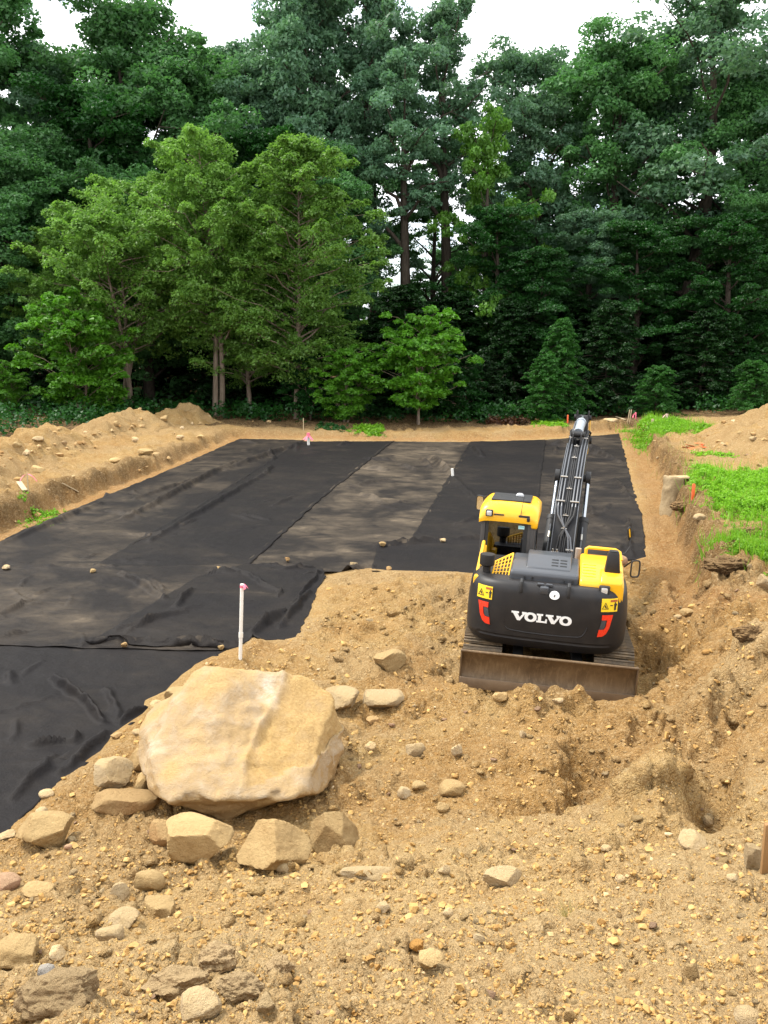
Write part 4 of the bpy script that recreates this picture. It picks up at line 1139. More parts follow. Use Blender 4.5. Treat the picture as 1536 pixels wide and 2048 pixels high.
M_GRYR = m_paint('grey_reflector', (.045, .05, .06), .3, 0, .05)
M_LENS = m_paint('lamp_lens', (.62, .62, .60), .12, .3, .02)
M_BLADE = m_blade()
def m_window():
    t = NT('tinted_glass')
    g = t.n('ShaderNodeBsdfGlossy', Roughness=.03); g.inputs['Color'].default_value = (.9, .95, 1, 1)
    tr = t.n('ShaderNodeBsdfTransparent'); tr.inputs['Color'].default_value = (.03, .04, .04, 1)
    fr = t.n('ShaderNodeFresnel', IOR=1.5)
    mx = t.n('ShaderNodeMixShader'); t.link(t.math('ADD', fr.outputs[0], .10), mx.inputs[0])
    t.link(tr.outputs[0], mx.inputs[1]); t.link(g.outputs[0], mx.inputs[2]); t.link(mx.outputs[0], t.out.inputs['Surface'])
    return t.m
M_WIN = m_window()
def m_mirror():
    t = NT('mirror_glass'); t.bsdf((.75, .77, .78), .05, 1.0); return t.m
M_MIR = m_mirror()
M_INT = m_paint('cab_interior', (.020, .020, .020), .7)

# ---------------------------------------------------------------- tracks and undercarriage
TL, TR, TZ = 1.50, .29, .32                                   # half length between wheels, wheel radius, axle height
def track_path(n):
    """points and directions evenly along the closed loop (y, z, angle)"""
    L = 2 * (2 * TL) + 2 * PI * TR
    out = []
    for i in range(n):
        s = L * i / n
        if s < 2 * TL: out.append((-TL + s, TZ + TR - .03 * math.sin(PI * s / (2 * TL)), 0))
        elif s < 2 * TL + PI * TR:
            a = (s - 2 * TL) / TR; out.append((TL + TR * math.sin(a), TZ + TR * math.cos(a), -a))
        elif s < 4 * TL + PI * TR: out.append((TL - (s - 2 * TL - PI * TR), TZ - TR, PI))
        else:
            a = PI + (s - 4 * TL - PI * TR) / TR; out.append((-TL + TR * math.sin(a), TZ + TR * math.cos(a), -a))
    return out
shoe_me = None
for sx in (-.995, .995):
    fr = MB(UNDER)
    fr.box((sx, 0, TZ), (.24, 2.5, .34), .04)
    fr.box((sx - .22 * np.sign(sx), 0, TZ), (.2, 1.6, .3), .03)
    tk = fr.build('track', M_RUB, EX)
    for yy, nm in ((TL, 'idler_wheel'), (-TL, 'sprocket')):
        w = MB(UNDER); w.cyl((sx - .16, yy, TZ), (sx + .16, yy, TZ), TR - .06, 24); w.cyl((sx - .22, yy, TZ), (sx + .22, yy, TZ), .15, 16)
        w.build(nm, M_TRACK, tk)
    for (py_, pz_, a_) in track_path(46):
        if shoe_me is None:
            b = MB(); b.box((0, 0, 0), (.60, .155, .022), .004, segs=1)
            for q in (-.055, 0.0, .055): b.box((0, q, .021), (.60, .014, .026), .003, segs=1)
            so = b.build('track_shoe', M_TRACK, tk); shoe_me = so.data
        else:
            so = obj('track_shoe', shoe_me, tk)
        so.matrix_local = UNDER @ Matrix.Translation((sx, py_, pz_ + .0)) @ Matrix.Rotation(a_, 4, 'X')
b = MB(UNDER); b.box((0, 0, .52), (1.5, 1.3, .30), .05); b.cyl((0, 0, .50), (0, 0, .72), .52, 32)
b.box((-.45, -1.30, .36), (.16, 1.5, .16), .02); b.box((.45, -1.30, .36), (.16, 1.5, .16), .02)
b.build('undercarriage', M_RUB, EX)

# ---------------------------------------------------------------- dozer blade at the rear
BY = -2.12
prof = []                                                     # curved face, hollow towards the rear
for i in range(13):
    q = i / 12
    z = .02 + .54 * q
    prof.append((BY - .02 - .10 * (2 * q - 1) ** 2 + (.05 if q > .9 else 0) * 0, z))
back = [(y + .045, z) for y, z in prof[::-1]]
outl = [(-1.295, y, z) for y, z in prof + back]
b = MB(UNDER)
b.prism(outl, (2.59, 0, 0))
b.tube([(-1.30, BY - .11, .565), (1.30, BY - .11, .565)], .022, 10)
for x in (-.45, .45): b.box((x, BY + .33, .34), (.16, .50, .18), .02)
for x in (-1.29, 1.29): b.box((x, BY - .04, .29), (.022, .16, .52), .004)
bl = b.build('dozer_blade', M_BLADE, EX)
b = MB(UNDER)
b.box((0, BY - .135, .075), (2.585, .022, .17), .004)
b.build('cutting_edge', m_paint('worn_edge_steel', (.20, .145, .095), .42, .3, .5, (.11, .07, .04), bump=.2, scale=6), bl)

# ---------------------------------------------------------------- counterweight
CA, CB, CN, CY0 = 1.235, 1.16, 4.2, -.84
def ZM(z): return .60 + (z - .86) * 1.157
def cw_inset(z):
    """how far the skin stands in from the fullest outline at a height"""
    a = .0
    if z < 1.02: a = .10 * ((1.02 - z) / .16) ** 2
    elif z > 1.30: a = .05 * ((z - 1.30) / .42) ** 1.5
    if z > 1.60: a += .10 * (1 - math.sqrt(max(0, 1 - ((z - 1.60) / .125) ** 2)))
    return a
def cw_pt(f, z, off=0.0):
    i = cw_inset(z) - off
    a, bb = CA - i, CB - i
    cx, sx_ = math.cos(f), math.sin(f)
    return (-a * math.copysign(abs(cx) ** (2 / CN), cx), CY0 - bb * abs(sx_) ** (2 / CN), ZM(z))
def cw_on(x, z, off=.004):
    """the point of the rear skin at x, z"""
    i = cw_inset(z) - off
    a, bb = CA - i, CB - i
    return Vector((x, CY0 - bb * max(0, 1 - (abs(x) / a) ** CN) ** (1 / CN), ZM(z)))
zs = [.86, .875, .90, .94, .98, 1.0, 1.01, 1.025, 1.04, 1.10, 1.2, 1.3, 1.4, 1.5, 1.58, 1.62, 1.65, 1.68, 1.70, 1.715, 1.7245]
fs = np.linspace(0, PI, 73)
vs = []; fc = []
for z in zs:
    for f in fs:
        p = Vector(cw_pt(f, z))
        if abs(z - 1.01) < .012 and abs(p.x) < 1.0: p.y += .012          # the long groove low on the back
        vs.append(p)
m_ = len(fs)
for i in range(len(zs) - 1):
    for j in range(m_ - 1):
        a_ = i * m_ + j; fc.append((a_, a_ + 1, a_ + 1 + m_, a_ + m_))
fc.append(tuple(range(m_))); fc.append(tuple(range((len(zs) - 1) * m_, len(zs) * m_))[::-1])
fc.append(tuple([i * m_ for i in range(len(zs))] + [i * m_ + m_ - 1 for i in range(len(zs))][::-1]))
b = MB(); b._add(vs, fc)
CW = b.build('counterweight', M_BLK, EX, angle=30)
# raised U shaped rib under the name
b = MB()
pts = [(-.60, 1.22)] + [(-.585 + .0 * i, 1.17 - .02 * i) for i in range(2)] + [(-.55, 1.115), (-.50, 1.10), (-.3, 1.09), (0, 1.085), (.3, 1.09), (.50, 1.10), (.56, 1.115), (.60, 1.16), (.635, 1.24)]
b.tube([cw_on(x, z, .0) for x, z in pts], .011, 6)
b.build('raised_rib', M_BLK, CW)

def decal(outline, mat, name, parent, off=.005, thick=.004, sub=.06):
    """a flat printed shape, bent to the back of the counterweight; outline in (x, z)"""
    bm = bmesh.new()
    vs_ = [bm.verts.new((x, 0, z)) for x, z in outline]
    f = bm.faces.new(vs_)
    bm.normal_update()
    bmesh.ops.triangulate(bm, faces=[f])
    for _ in range(2):
        lg = [e for e in bm.edges if e.calc_length() > sub]
        if lg: bmesh.ops.subdivide_edges(bm, edges=lg, cuts=1, use_grid_fill=False)
        bmesh.ops.triangulate(bm, faces=list(bm.faces))
    r_ = bmesh.ops.extrude_face_region(bm, geom=list(bm.faces))
    top_ = {v for v in r_['geom'] if isinstance(v, bmesh.types.BMVert)}
    for v in bm.verts:
        v.co = cw_on(v.co.x, v.co.z, off + (thick if v in top_ else -.004))
    bmesh.ops.recalc_face_normals(bm, faces=list(bm.faces))
    me_ = bpy.data.meshes.new(name); bm.to_mesh(me_); bm.free(); me_.materials.append(mat)
    return obj(name, me_, parent)
def ring_decal(cx, cz, rx, rz, ix, iz, mat, name, parent, n=32):
    bm = bmesh.new(); o_ = []; i_ = []
    for k in range(n):
        q = 2 * PI * k / n
        ce = lambda v: math.copysign(abs(v) ** .9, v)
        o_.append(bm.verts.new(cw_on(cx + rx * ce(math.cos(q)), cz + rz * ce(math.sin(q)), .009)))
        i_.append(bm.verts.new(cw_on(cx + ix * math.cos(q), cz + iz * math.sin(q), .009)))
    for k in range(n):
        bm.faces.new((o_[k], o_[(k + 1) % n], i_[(k + 1) % n], i_[k]))
    r_ = bmesh.ops.extrude_face_region(bm, geom=list(bm.faces))
    for v in r_['geom']:
        if isinstance(v, bmesh.types.BMVert): v.co.y += .008
    bmesh.ops.recalc_face_normals(bm, faces=list(bm.faces))
    me_ = bpy.data.meshes.new(name); bm.to_mesh(me_); bm.free(); me_.materials.append(mat)
    return obj(name, me_, parent)
# the name: slab-seriffed capitals
LZ, LH = 1.245, .114
def letter_v(x, w):
    z0, z1, s = LZ, LZ + LH, .022
    return [(x - w / 2, z1), (x - w / 2, z1 - s), (x - w * .40, z1 - s), (x - w * .10, z0), (x + w * .10, z0), (x + w * .42, z1 - s), (x + w / 2, z1 - s), (x + w / 2, z1),
            (x + w * .20, z1), (x + w * .20, z1 - s), (x + w * .27, z1 - s), (x + w * .07, z0 + LH * .36), (x - w * .11, z1 - s), (x - .0, z1 - s), (x - .0, z1)]
def letter_l(x, w):
    z0, z1, s = LZ, LZ + LH, .022
    return [(x - w / 2, z1), (x - w / 2, z1 - s), (x - w * .36, z1 - s), (x - w * .36, z0 + s), (x - w / 2, z0 + s), (x - w / 2, z0), (x + w / 2, z0), (x + w / 2, z0 + .052), (x + w * .36, z0 + .052), (x + w * .32, z0 + s),
            (x - w * .06, z0 + s), (x - w * .06, z1 - s), (x + w * .10, z1 - s), (x + w * .10, z1)]
LX = -.045
for ch, x, w in (('v', -.355, .235), ('o', -.170, .19), ('l', .005, .165), ('v', .182, .235), ('o', .372, .19)):
    x = x * .95 + LX; w *= .95
    if ch == 'o': ring_decal(x, LZ + LH / 2, w / 2, LH / 2 + .004, w / 2 - .050, LH / 2 - .022, M_WHITE, 'letter', CW)
    else: decal((letter_v if ch == 'v' else letter_l)(x, w), M_WHITE, 'letter', CW)
# reflectors, red hooks round a grey centre
def hook(s, mirror):
    """bracket shape, open towards the middle of the machine"""
    P_ = [(-.085, .145), (.075, .145), (.075, .078), (-.005, .078), (.008, -.01), (.03, -.045), (.105, -.052), (.12, -.145), (.05, -.14), (-.005, -.105), (-.045, -.03)]
    return [((s + (-x if mirror else x)), z) for x, z in P_]
for s, mir in ((-.93, False), (.905, True)):
    zc = 1.275
    o_ = decal([(x, zc + z) for x, z in hook(s, mir)], M_RED, 'reflector', CW, off=.008)
    sg = -1 if mir else 1
    decal([(s + sg * x, zc + z) for x, z in [(.006, .072), (.075, .072), (.10, -.047), (.036, -.040), (.018, -.01)]], M_GRYR, 'reflector_centre', o_, off=.005)
# warning plates
for s, zc in ((-.925, 1.545), (.925, 1.545)):
    w, h = .235, .165
    pl = decal([(s - w / 2, zc - h / 2), (s + w / 2, zc - h / 2), (s + w / 2, zc + h / 2), (s - w / 2, zc + h / 2)], M_SIGN, 'warning_plate', CW, off=.006)
    decal([(s + .01, zc + .045), (s + w / 2 - .008, zc + .045), (s + w / 2 - .008, zc + .07), (s + .01, zc + .07)], M_INKR, 'warning_text', pl, off=.011)
    tx, tz, tr = s - .058, zc - .018, .058
    for k in range(3):                                       # the triangle, three strokes
        a0, a1 = PI / 2 + k * 2 * PI / 3, PI / 2 + (k + 1) * 2 * PI / 3
        p0 = Vector((tx + tr * math.cos(a0), tz + tr * math.sin(a0))); p1 = Vector((tx + tr * math.cos(a1), tz + tr * math.sin(a1)))
        c_ = Vector((tx, tz)); q0, q1 = c_ + (p0 - c_) * .78, c_ + (p1 - c_) * .78
        decal([tuple(p0), tuple(p1), tuple(q1), tuple(q0)], M_INK, 'triangle_stroke', pl, off=.011)
    decal([(tx - .012, tz + .018), (tx + .002, tz + .022), (tx + .022, tz - .018), (tx - .004, tz - .010)], M_INK, 'warning_symbol', pl, off=.011)
    fx = s + .085                                            # the little figure
    decal([(fx - .012, zc - .062), (fx + .012, zc - .062), (fx + .014, zc + .008), (fx + .020, zc - .012), (fx + .024, zc + .015), (fx + .008, zc + .022), (fx + .006, zc + .038), (fx - .008, zc + .038), (fx - .008, zc + .022), (fx - .020, zc + .012), (fx - .014, zc - .012)], M_INK, 'figure_print', pl, off=.011)
    decal([(fx - .075, zc - .004), (fx - .035, zc - .004), (fx - .035, zc + .006), (fx - .075, zc + .006)], M_INK, 'arrow_print', pl, off=.011)
# lifting lugs, latch and round sticker on the top edge
for x in (-.385, .315):
    b = MB(); y0 = cw_on(x, 1.66).y
    b.tube([(x, y0 + .03, 1.46), (x, y0 - .035, 1.49), (x, y0 - .045, 1.56), (x, y0 - .02, 1.62), (x, y0 + .06, 1.645), (x, y0 + .13, 1.60)], .026, 8)
    b.build('lifting_lug', M_RUB, CW)
b = MB(); y0 = cw_on(.0, 1.66).y
b.box((-.04, y0 + .02, 1.535), (.13, .12, .11), .02); b.box((-.105, y0 + .06, 1.605), (.10, .05, .04), .012); b.box((.025, y0 + .06, 1.605), (.10, .05, .04), .012)
b.build('hood_latch', M_HOOD, CW)
b = MB(); cx_, cz_ = .115, 1.625
pv = [cw_on(cx_ + .073 * math.cos(2 * PI * k / 28), cz_ + .050 * math.sin(2 * PI * k / 28), .05) for k in range(28)]
b.prism(pv, (0, .03, 0)); st = b.build('round_sticker', M_WHITE, CW)
b = MB(); b.prism([cw_on(cx_ + x, cz_ + z, .056) for x, z in [(-.012, -.012), (.003, -.018), (.008, -.003), (.015, .008), (.003, .017), (-.003, .005)]], (0, .01, 0)); b.build('sticker_mark', M_INK, st)

# ---------------------------------------------------------------- the house
b = MB(); b.box((0, .28, .82), (2.30, 2.5, .30), .03); b.box((0, -1.1, 1.1), (2.1, 1.2, .7), .03)
b.build('house_deck', M_RUB, EX)
# centre engine hood, black greyed for reflected sky, with a raised lid
b = MB()
yA, yB = -1.70, -.72
def slab(x0, x1, prof_, bev):
    b.prism([(x0, y, z) for y, z in prof_], (x1 - x0, 0, 0), bev, 3)
slab(-.585, .445, [(yA, 1.30), (yA, 1.70), (yA + .05, 1.735), (-1.2, 1.785), (yB, 1.785), (yB, 1.30)], .035)
HOOD = b.build('engine_hood', M_HOOD, EX)
b = MB(); slab(-.36, .32, [(-1.56, 1.70), (-1.52, 1.765), (-1.05, 1.865), (yB - .03, 1.865), (yB - .03, 1.70)], .025)
lid = b.build('hood_lid', M_HOOD, HOOD)
for x0 in (.04, .17):
    for k in range(3):
        y = -1.40 + k * .10; z = 1.765 + (y + 1.52) * (.10 / .47)
        b = MB(); b.box((x0 + .035, y, z + .001), (.105, .034, .012), .004, R=Euler((math.atan(.21), 0, 0)).to_matrix())
        b.build('vent_slot', M_INK, lid)
for x in (-.30, .30):
    b = MB(); b.box((x, yA - .012, 1.60), (.12, .03, .03), .006); b.cyl((x - .06, yA - .02, 1.62), (x - .06, yA - .02, 1.66), .012, 8); b.cyl((x + .06, yA - .02, 1.62), (x + .06, yA - .02, 1.66), .012, 8)
    b.build('hood_hinge', M_RUB, HOOD)
# right: yellow cover with exhaust, handrail and rear lamp
b = MB()
slab(.455, 1.115, [(-1.72, 1.35), (-1.72, 1.64), (-1.66, 1.70), (-1.05, 1.80), (-.45, 1.82), (-.45, 1.1), (-1.3, 1.1)], .045)
b.box((1.02, -.15, 1.28), (.17, 1.6, .74), .04)
YC = b.build('side_cover', M_YEL, EX)
b = MB(); slab(.76, 1.085, [(-1.765, 1.40), (-1.765, 1.70), (-1.66, 1.775), (-1.30, 1.80), (-1.30, 1.40)], .03); b.build('exhaust_cowl', M_YEL, YC)
b = MB(); b.box((.935, -1.36, 1.93), (.24, .24, .34), .03, taper=(.68, .68)); ex_ = b.build('exhaust_pipe', M_BLK, YC)
b = MB(); b.box((.935, -1.36, 2.102), (.13, .13, .01), .003); b.build('exhaust_mouth', M_INK, ex_)
for k in range(5):
    b = MB(); y = -1.56 + k * .11; b.box((.60, y, 1.703 + (y + 1.66) * .164), (.20, .012, .012), .003, R=Euler((.16, 0, 0)).to_matrix()); b.build('vent_slot', M_YEL, YC)
b = MB(); b.tube([(.54, -.50, 1.78), (.54, -.50, 1.90), (.58, -.50, 1.93), (1.00, -.50, 1.93), (1.07, -.52, 1.90), (1.10, -.62, 1.79)], .028, 10); b.build('handrail', M_YEL, YC)
b = MB(); b.box((.83, -1.80, 1.585), (.16, .09, .15), .02); lp = b.build('work_lamp', M_RUB, YC)
b = MB(); b.box((.83, -1.847, 1.595), (.095, .012, .085), .012); b.build('lamp_lens', M_LENS, lp)
b = MB(); b.cyl((.42, -.42, 1.70), (.42, -.42, 1.88), .05, 14); b.build('filler_cap', m_paint('bare_casting', (.30, .24, .19), .6), YC)
# left: yellow frame with a mesh guard, air pre-cleaner
b = MB(); b.box((-1.07, -1.0, 1.28), (.14, 1.1, .56), .03); b.box((-.86, -1.58, 1.40), (.56, .14, .34), .03)
b.tube([(-1.11, -1.50, 1.50), (-1.12, -.95, 1.70), (-1.13, -.45, 1.84), (-1.13, -.42, 1.5)], .028, 8)
b.prism([(-1.15, -1.5, 1.5), (-1.15, -.45, 1.80), (-1.15, -.45, 1.3), (-1.15, -1.5, 1.3)], (.08, 0, 0), .02)
LF = b.build('side_frame', M_YEL, EX)
g0, g1 = Vector((-.86, -1.54, 1.585)), Vector((-.61, -1.54, 1.585)); gu = Vector((.02, .46, .26))
b = MB()
for k in range(6):
    p = g0.lerp(g1, k / 5) + Vector((.0, 0, 0)); b.tube([p, p + gu * (0.55 + .09 * k)], .0095, 6)
for k in range(6):
    b.tube([g0 + gu * (.11 * k), g1 + gu * (.19 * k)], .0095, 6)
b.tube([g0 + gu * .56, g1 + gu], .014, 6); b.tube([g0, g1], .014, 6); b.tube([g1, g1 + gu], .014, 6); b.tube([g0, g0 + gu * .56], .014, 6)
b.build('mesh_guard', M_YEL, LF)
b = MB(); b.box((-.78, -1.30, 1.44), (.36, .5, .12), .02); b.build('radiator_box', M_INK, LF)
b = MB(); c_ = (-.96, -1.47, -.16)
b.lathe([(.0, 1.70), (.062, 1.70), (.062, 1.85), (.10, 1.87), (.118, 1.885), (.12, 2.03), (.116, 2.048), (.0, 2.055)], c_, 28); AP = b.build('air_precleaner', M_BLK, EX)
b = MB(); b.lathe([(.06, 1.715), (.075, 1.718), (.075, 1.74), (.06, 1.742)], c_, 20); b.build('hose_clamp', M_STEEL, AP)

# ---------------------------------------------------------------- cab
x0, x1, y0, y1, zb, zt = -1.245, -.32, -.02, 1.55, .86, 2.20
CAB = MB()
for xx in (x0, x1):
    s = 1 if xx == x0 else -1
    CAB.prism([(xx, y0, zb), (xx, y0 + .20, zb), (xx, y0 + .24, zt), (xx, y0 + .06, zt)], (s * .075, 0, 0), .012)
    CAB.prism([(xx, y1 - .12, zb), (xx, y1, zb + .2), (xx, y1 - .16, zt), (xx, y1 - .26, zt)], (s * .06, 0, 0), .012)
    CAB.box((xx + s * .03, .78, zb + .30), (.06, 1.55, .66), .015)
    CAB.box((xx + s * .03, .80, zt - .03), (.06, 1.3, .08), .015)
CAB.box(((x0 + x1) / 2, y0 + .07, zb + .36), (x1 - x0 - .02, .09, .62), .02)
CAB.box(((x0 + x1) / 2, y0 + .11, zt - .02), (x1 - x0 - .02, .08, .10), .015)
CAB.box(((x0 + x1) / 2, y1 - .25, zt - .02), (x1 - x0 - .02, .08, .10), .015)
CAB.box(((x0 + x1) / 2, .8, zb), (x1 - x0, 1.5, .1), .02)
CAB.box(((x0 + x1) / 2, .68, zt + .03), (x1 - x0 - .03, 1.22, .04), .01)
# wide right rear pillar
CAB.prism([(x1 - .13, y0 + .015, zb + .2), (x1 - .005, y0 + .015, zb + .2), (x1 - .005, y0 + .07, zt), (x1 - .13, y0 + .07, zt)], (0, .05, 0), .01)
CABO = CAB.build('cab', M_PILL, EX)
b = MB(); b.prism([(x0 + .08, y0 + .035, zb + .50), (x1 - .13, y0 + .035, zb + .50), (x1 - .13, y0 + .085, zt - .02), (x0 + .08, y0 + .085, zt - .02)], (0, .008, 0)); RW = b.build('rear_window', M_WIN, CABO)
b = MB()
xa, xb_, za, zz = x0 + .08, x1 - .13, zb + .50, zt - .02
for (p, q, r_, s_) in (((xa, za), (xb_, za), (xb_, za + .06), (xa, za + .06)), ((xa, zz - .05), (xb_, zz - .05), (xb_, zz), (xa, zz)), ((xa, za), (xa + .05, za), (xa + .05, zz), (xa, zz)), ((xb_ - .07, za), (xb_, za), (xb_, zz), (xb_ - .07, zz))):
    yv = lambda z: y0 + .030 + .05 * (z - za) / (zz - za) - .0
    b.prism([(p[0], yv(p[1]), p[1]), (q[0], yv(q[1]), q[1]), (r_[0], yv(r_[1]), r_[1]), (s_[0], yv(s_[1]), s_[1])], (0, -.006, 0))
b.build('window_seal', M_INK, RW)
b = MB(); b.box((x1 - .235, y0 + .064, zt - .16), (.105, .006, .06), .0015, segs=1); sk = b.build('window_sticker', m_paint('pale_blue_print', (.45, .72, .74), .4), RW)
b = MB(); b.box((x1 - .235, y0 + .060, zt - .150), (.085, .004, .012), .001, segs=1); b.build('sticker_print', m_paint('teal_print', (.10, .42, .48), .4), sk)
for s, yy in ((x0 + .012, 0), (x1 - .020, 0)):
    b = MB(); b.prism([(s, y0 + .24, zb + .62), (s, y1 - .14, zb + .62), (s, y1 - .24, zt - .06), (s, y0 + .26, zt - .06)], (.008, 0, 0)); b.build('side_window', M_WIN, CABO)
b = MB(); b.prism([(x0 + .07, y1 - .03, zb + .3), (x1 - .07, y1 - .03, zb + .3), (x1 - .07, y1 - .20, zt - .05), (x0 + .07, y1 - .20, zt - .05)], (0, .008, 0)); b.build('windscreen', M_WIN, CABO)
b = MB(); b.box((-.73, .55, 1.58), (.50, .14, .70), .06); b.box((-.73, .80, 1.32), (.50, .52, .14), .05); b.box((-.73, .53, 2.02), (.26, .10, .18), .04); b.build('driver_seat', M_INT, CABO)
b = MB()
for k in range(4): b.box((-.66, y0 + .012, zb + .62 - .028 * k - .15), (.62, .02, .012), .003)
b.build('rear_louvre', M_HOOD, CABO)
b = MB(); b.box((-.72, y0 + .02, zb + .52), (.24, .03, .03), .01); b.build('window_catch', M_RUB, RW)
# roof: a yellow shell, rolled down at the back
def roof_prof(x):
    """the roof's outline from back to front at x"""
    e = abs((x - (x0 + x1) / 2) / ((x1 - x0) / 2 + .03))
    d = .05 * e ** 4 + .05 * max(0, e - .85) / .15
    P_ = [(y0 - .005, zt - .075), (y0 - .012, zt - .01), (y0 + .0, zt + .06), (y0 + .05, zt + .15), (y0 + .13, zt + .205), (y0 + .26, zt + .235), (.70, zt + .245), (1.15, zt + .225), (1.32, zt + .17), (1.38, zt + .07), (1.38, zt)]
    return [(y, z - d * (.4 if i < 2 else 1)) for i, (y, z) in enumerate(P_)]
xs_ = [x0 - .035 + (x1 - x0 + .07) * q for q in (0, .015, .05, .10, .16, .3, .5, .7, .84, .90, .95, .985, 1)]
vs, fc = [], []
for x in xs_:
    for y, z in roof_prof(x): vs.append((x, y, z))
n_ = 11
for i in range(len(xs_) - 1):
    for j in range(n_ - 1):
        a_ = i * n_ + j; fc.append((a_, a_ + 1, a_ + n_ + 1, a_ + n_))
fc.append(tuple(range(n_))); fc.append(tuple(range((len(xs_) - 1) * n_, len(xs_) * n_))[::-1]); fc.append(tuple([i * n_ for i in range(len(xs_))] + [i * n_ + n_ - 1 for i in range(len(xs_))][::-1]))
b = MB(); b._add(vs, fc)
b.box((x0 + .0, y0 + .06, zt - .055), (.07, .12, .10), .02); b.box((x1 - .02, y0 + .06, zt - .075), (.11, .13, .17), .03)
RF = b.build('cab_roof', M_YEL, CABO, angle=50)
b = MB(); b.box(((x0 + x1) / 2, .62, zt + .245), (.68, .7, .03), .012); b.build('roof_hatch', M_RUB, RF)
b = MB(); b.box((-.66, .72, zt + .29), (.16, .10, .06), .025, taper=(.6, .6)); b.build('roof_beacon', m_paint('pale_grey_plastic', (.40, .41, .42), .5), RF)
b = MB(); b.box((x0 + .135, y0 - .035, zt + .065), (.125, .07, .115), .02); b.box((x0 + .30, y0 - .012, zt + .045), (.17, .03, .022), .006); l2 = b.build('roof_lamp', M_RUB, RF)
b = MB(); b.box((x0 + .135, y0 - .072, zt + .068), (.088, .012, .082), .012); b.build('lamp_lens', M_LENS, l2)
b = MB(); b.box((x1 - .20, y0 - .005, zt + .045), (.19, .03, .035), .008); b.box((x1 - .125, y0 - .02, zt - .0), (.05, .04, .07), .012); b.tube([(x1 - .26, y0 + .0, zt + .06), (x1 - .235, y0 + .10, zt + .36)], .006, 6); b.build('antenna_bracket', M_RUB, RF)

def mirror(name, c, w, h, arm, R=None, shell=None):
    """a framed mirror on a bent arm"""
    b = MB(); b.tube(arm, .014, 8); ao = b.build('mirror_arm', M_RUB, EX)
    b = MB()
    pts = [Vector((w / 2 * math.copysign(abs(math.cos(q)) ** .45, math.cos(q)), 0, h / 2 * math.copysign(abs(math.sin(q)) ** .45, math.sin(q)))) for q in np.linspace(0, 2 * PI, 25)]
    pts = [(R @ p if R else p) + Vector(c) for p in pts]
    b.tube(pts, .013, 8, cap=False); fo = b.build('mirror_frame', M_RUB, ao)
    b = MB(); b.prism([p for p in pts[:-1]], (R @ Vector((0, .012, 0))) if R else (0, .012, 0)); b.build('mirror_glass', shell or M_MIR, ao)
mirror('m', (-1.38, .92, 2.24), .15, .27, [(-1.22, 1.30, 2.30), (-1.30, 1.10, 2.34), (-1.38, .96, 2.32)], Euler((0, 0, rad(-20))).to_matrix())
mirror('m', (1.33, -.62, 1.68), .15, .27, [(1.18, -.30, 1.62), (1.28, -.45, 1.76), (1.33, -.60, 1.78)], Euler((0, 0, rad(25))).to_matrix())
mirror('m', (1.22, -.10, 2.14), .08, .22, [(1.08, -.30, 1.80), (1.18, -.18, 1.82), (1.25, -.12, 1.93), (1.24, -.10, 2.08)], Euler((0, rad(-22), rad(60))).to_matrix(), M_YEL)

# ---------------------------------------------------------------- boom, arm and bucket
BX = .10
FT, KN, TP = Vector((BX, .45, 1.05)), Vector((BX, 2.15, 2.54)), Vector((BX, 4.45, 3.16))
def beam(cl, w, th, bev=.015):
    """box beam following centre points cl with (thickness th) list, width w list, in the YZ plane"""
    vs, fc = [], []
    for i, c in enumerate(cl):
        t = (cl[min(i + 1, len(cl) - 1)] - cl[max(i - 1, 0)]).normalized(); nrm = Vector((0, -t.z, t.y))
        for sx_, sn in ((-1, 1), (1, 1), (1, -1), (-1, -1)):
            vs.append(c + Vector((sx_ * w[i] / 2, 0, 0)) + nrm * sn * th[i] / 2)
    for i in range(len(cl) - 1):
        for k in range(4):
            a_, b_ = i * 4 + k, i * 4 + (k + 1) % 4
            fc.append((a_, b_, b_ + 4, a_ + 4))
    fc.append((3, 2, 1, 0)); m0 = (len(cl) - 1) * 4; fc.append((m0, m0 + 1, m0 + 2, m0 + 3))
    return vs, fc
cl, wd, tk_ = [], [], []
for q in np.linspace(0, 1, 15):                                  # a bent spine through foot, knee, tip
    p = FT * (1 - q) ** 2 + (KN + Vector((0, -.22, .42))) * 2 * q * (1 - q) + TP * q * q
    cl.append(p); wd.append(.44 - .06 * q); tk_.append(.26 + .20 * math.sin(PI * min(1, q * 1.05)) - .02 * q)
b = MB(); v_, f_ = beam(cl, wd, tk_); b._add(v_, f_)
BOOM = b.build('boom', M_BOOM, EX)
def on_boom(q, x, up=.03):
    f = q * 14; i = min(int(f), 13); u = f - i
    c = cl[i].lerp(cl[i + 1], u); t = (cl[i + 1] - cl[i]).normalized(); nrm = Vector((0, -t.z, t.y))
    return c + nrm * ((tk_[i] * (1 - u) + tk_[i + 1] * u) / 2 + up) + Vector((x, 0, 0))
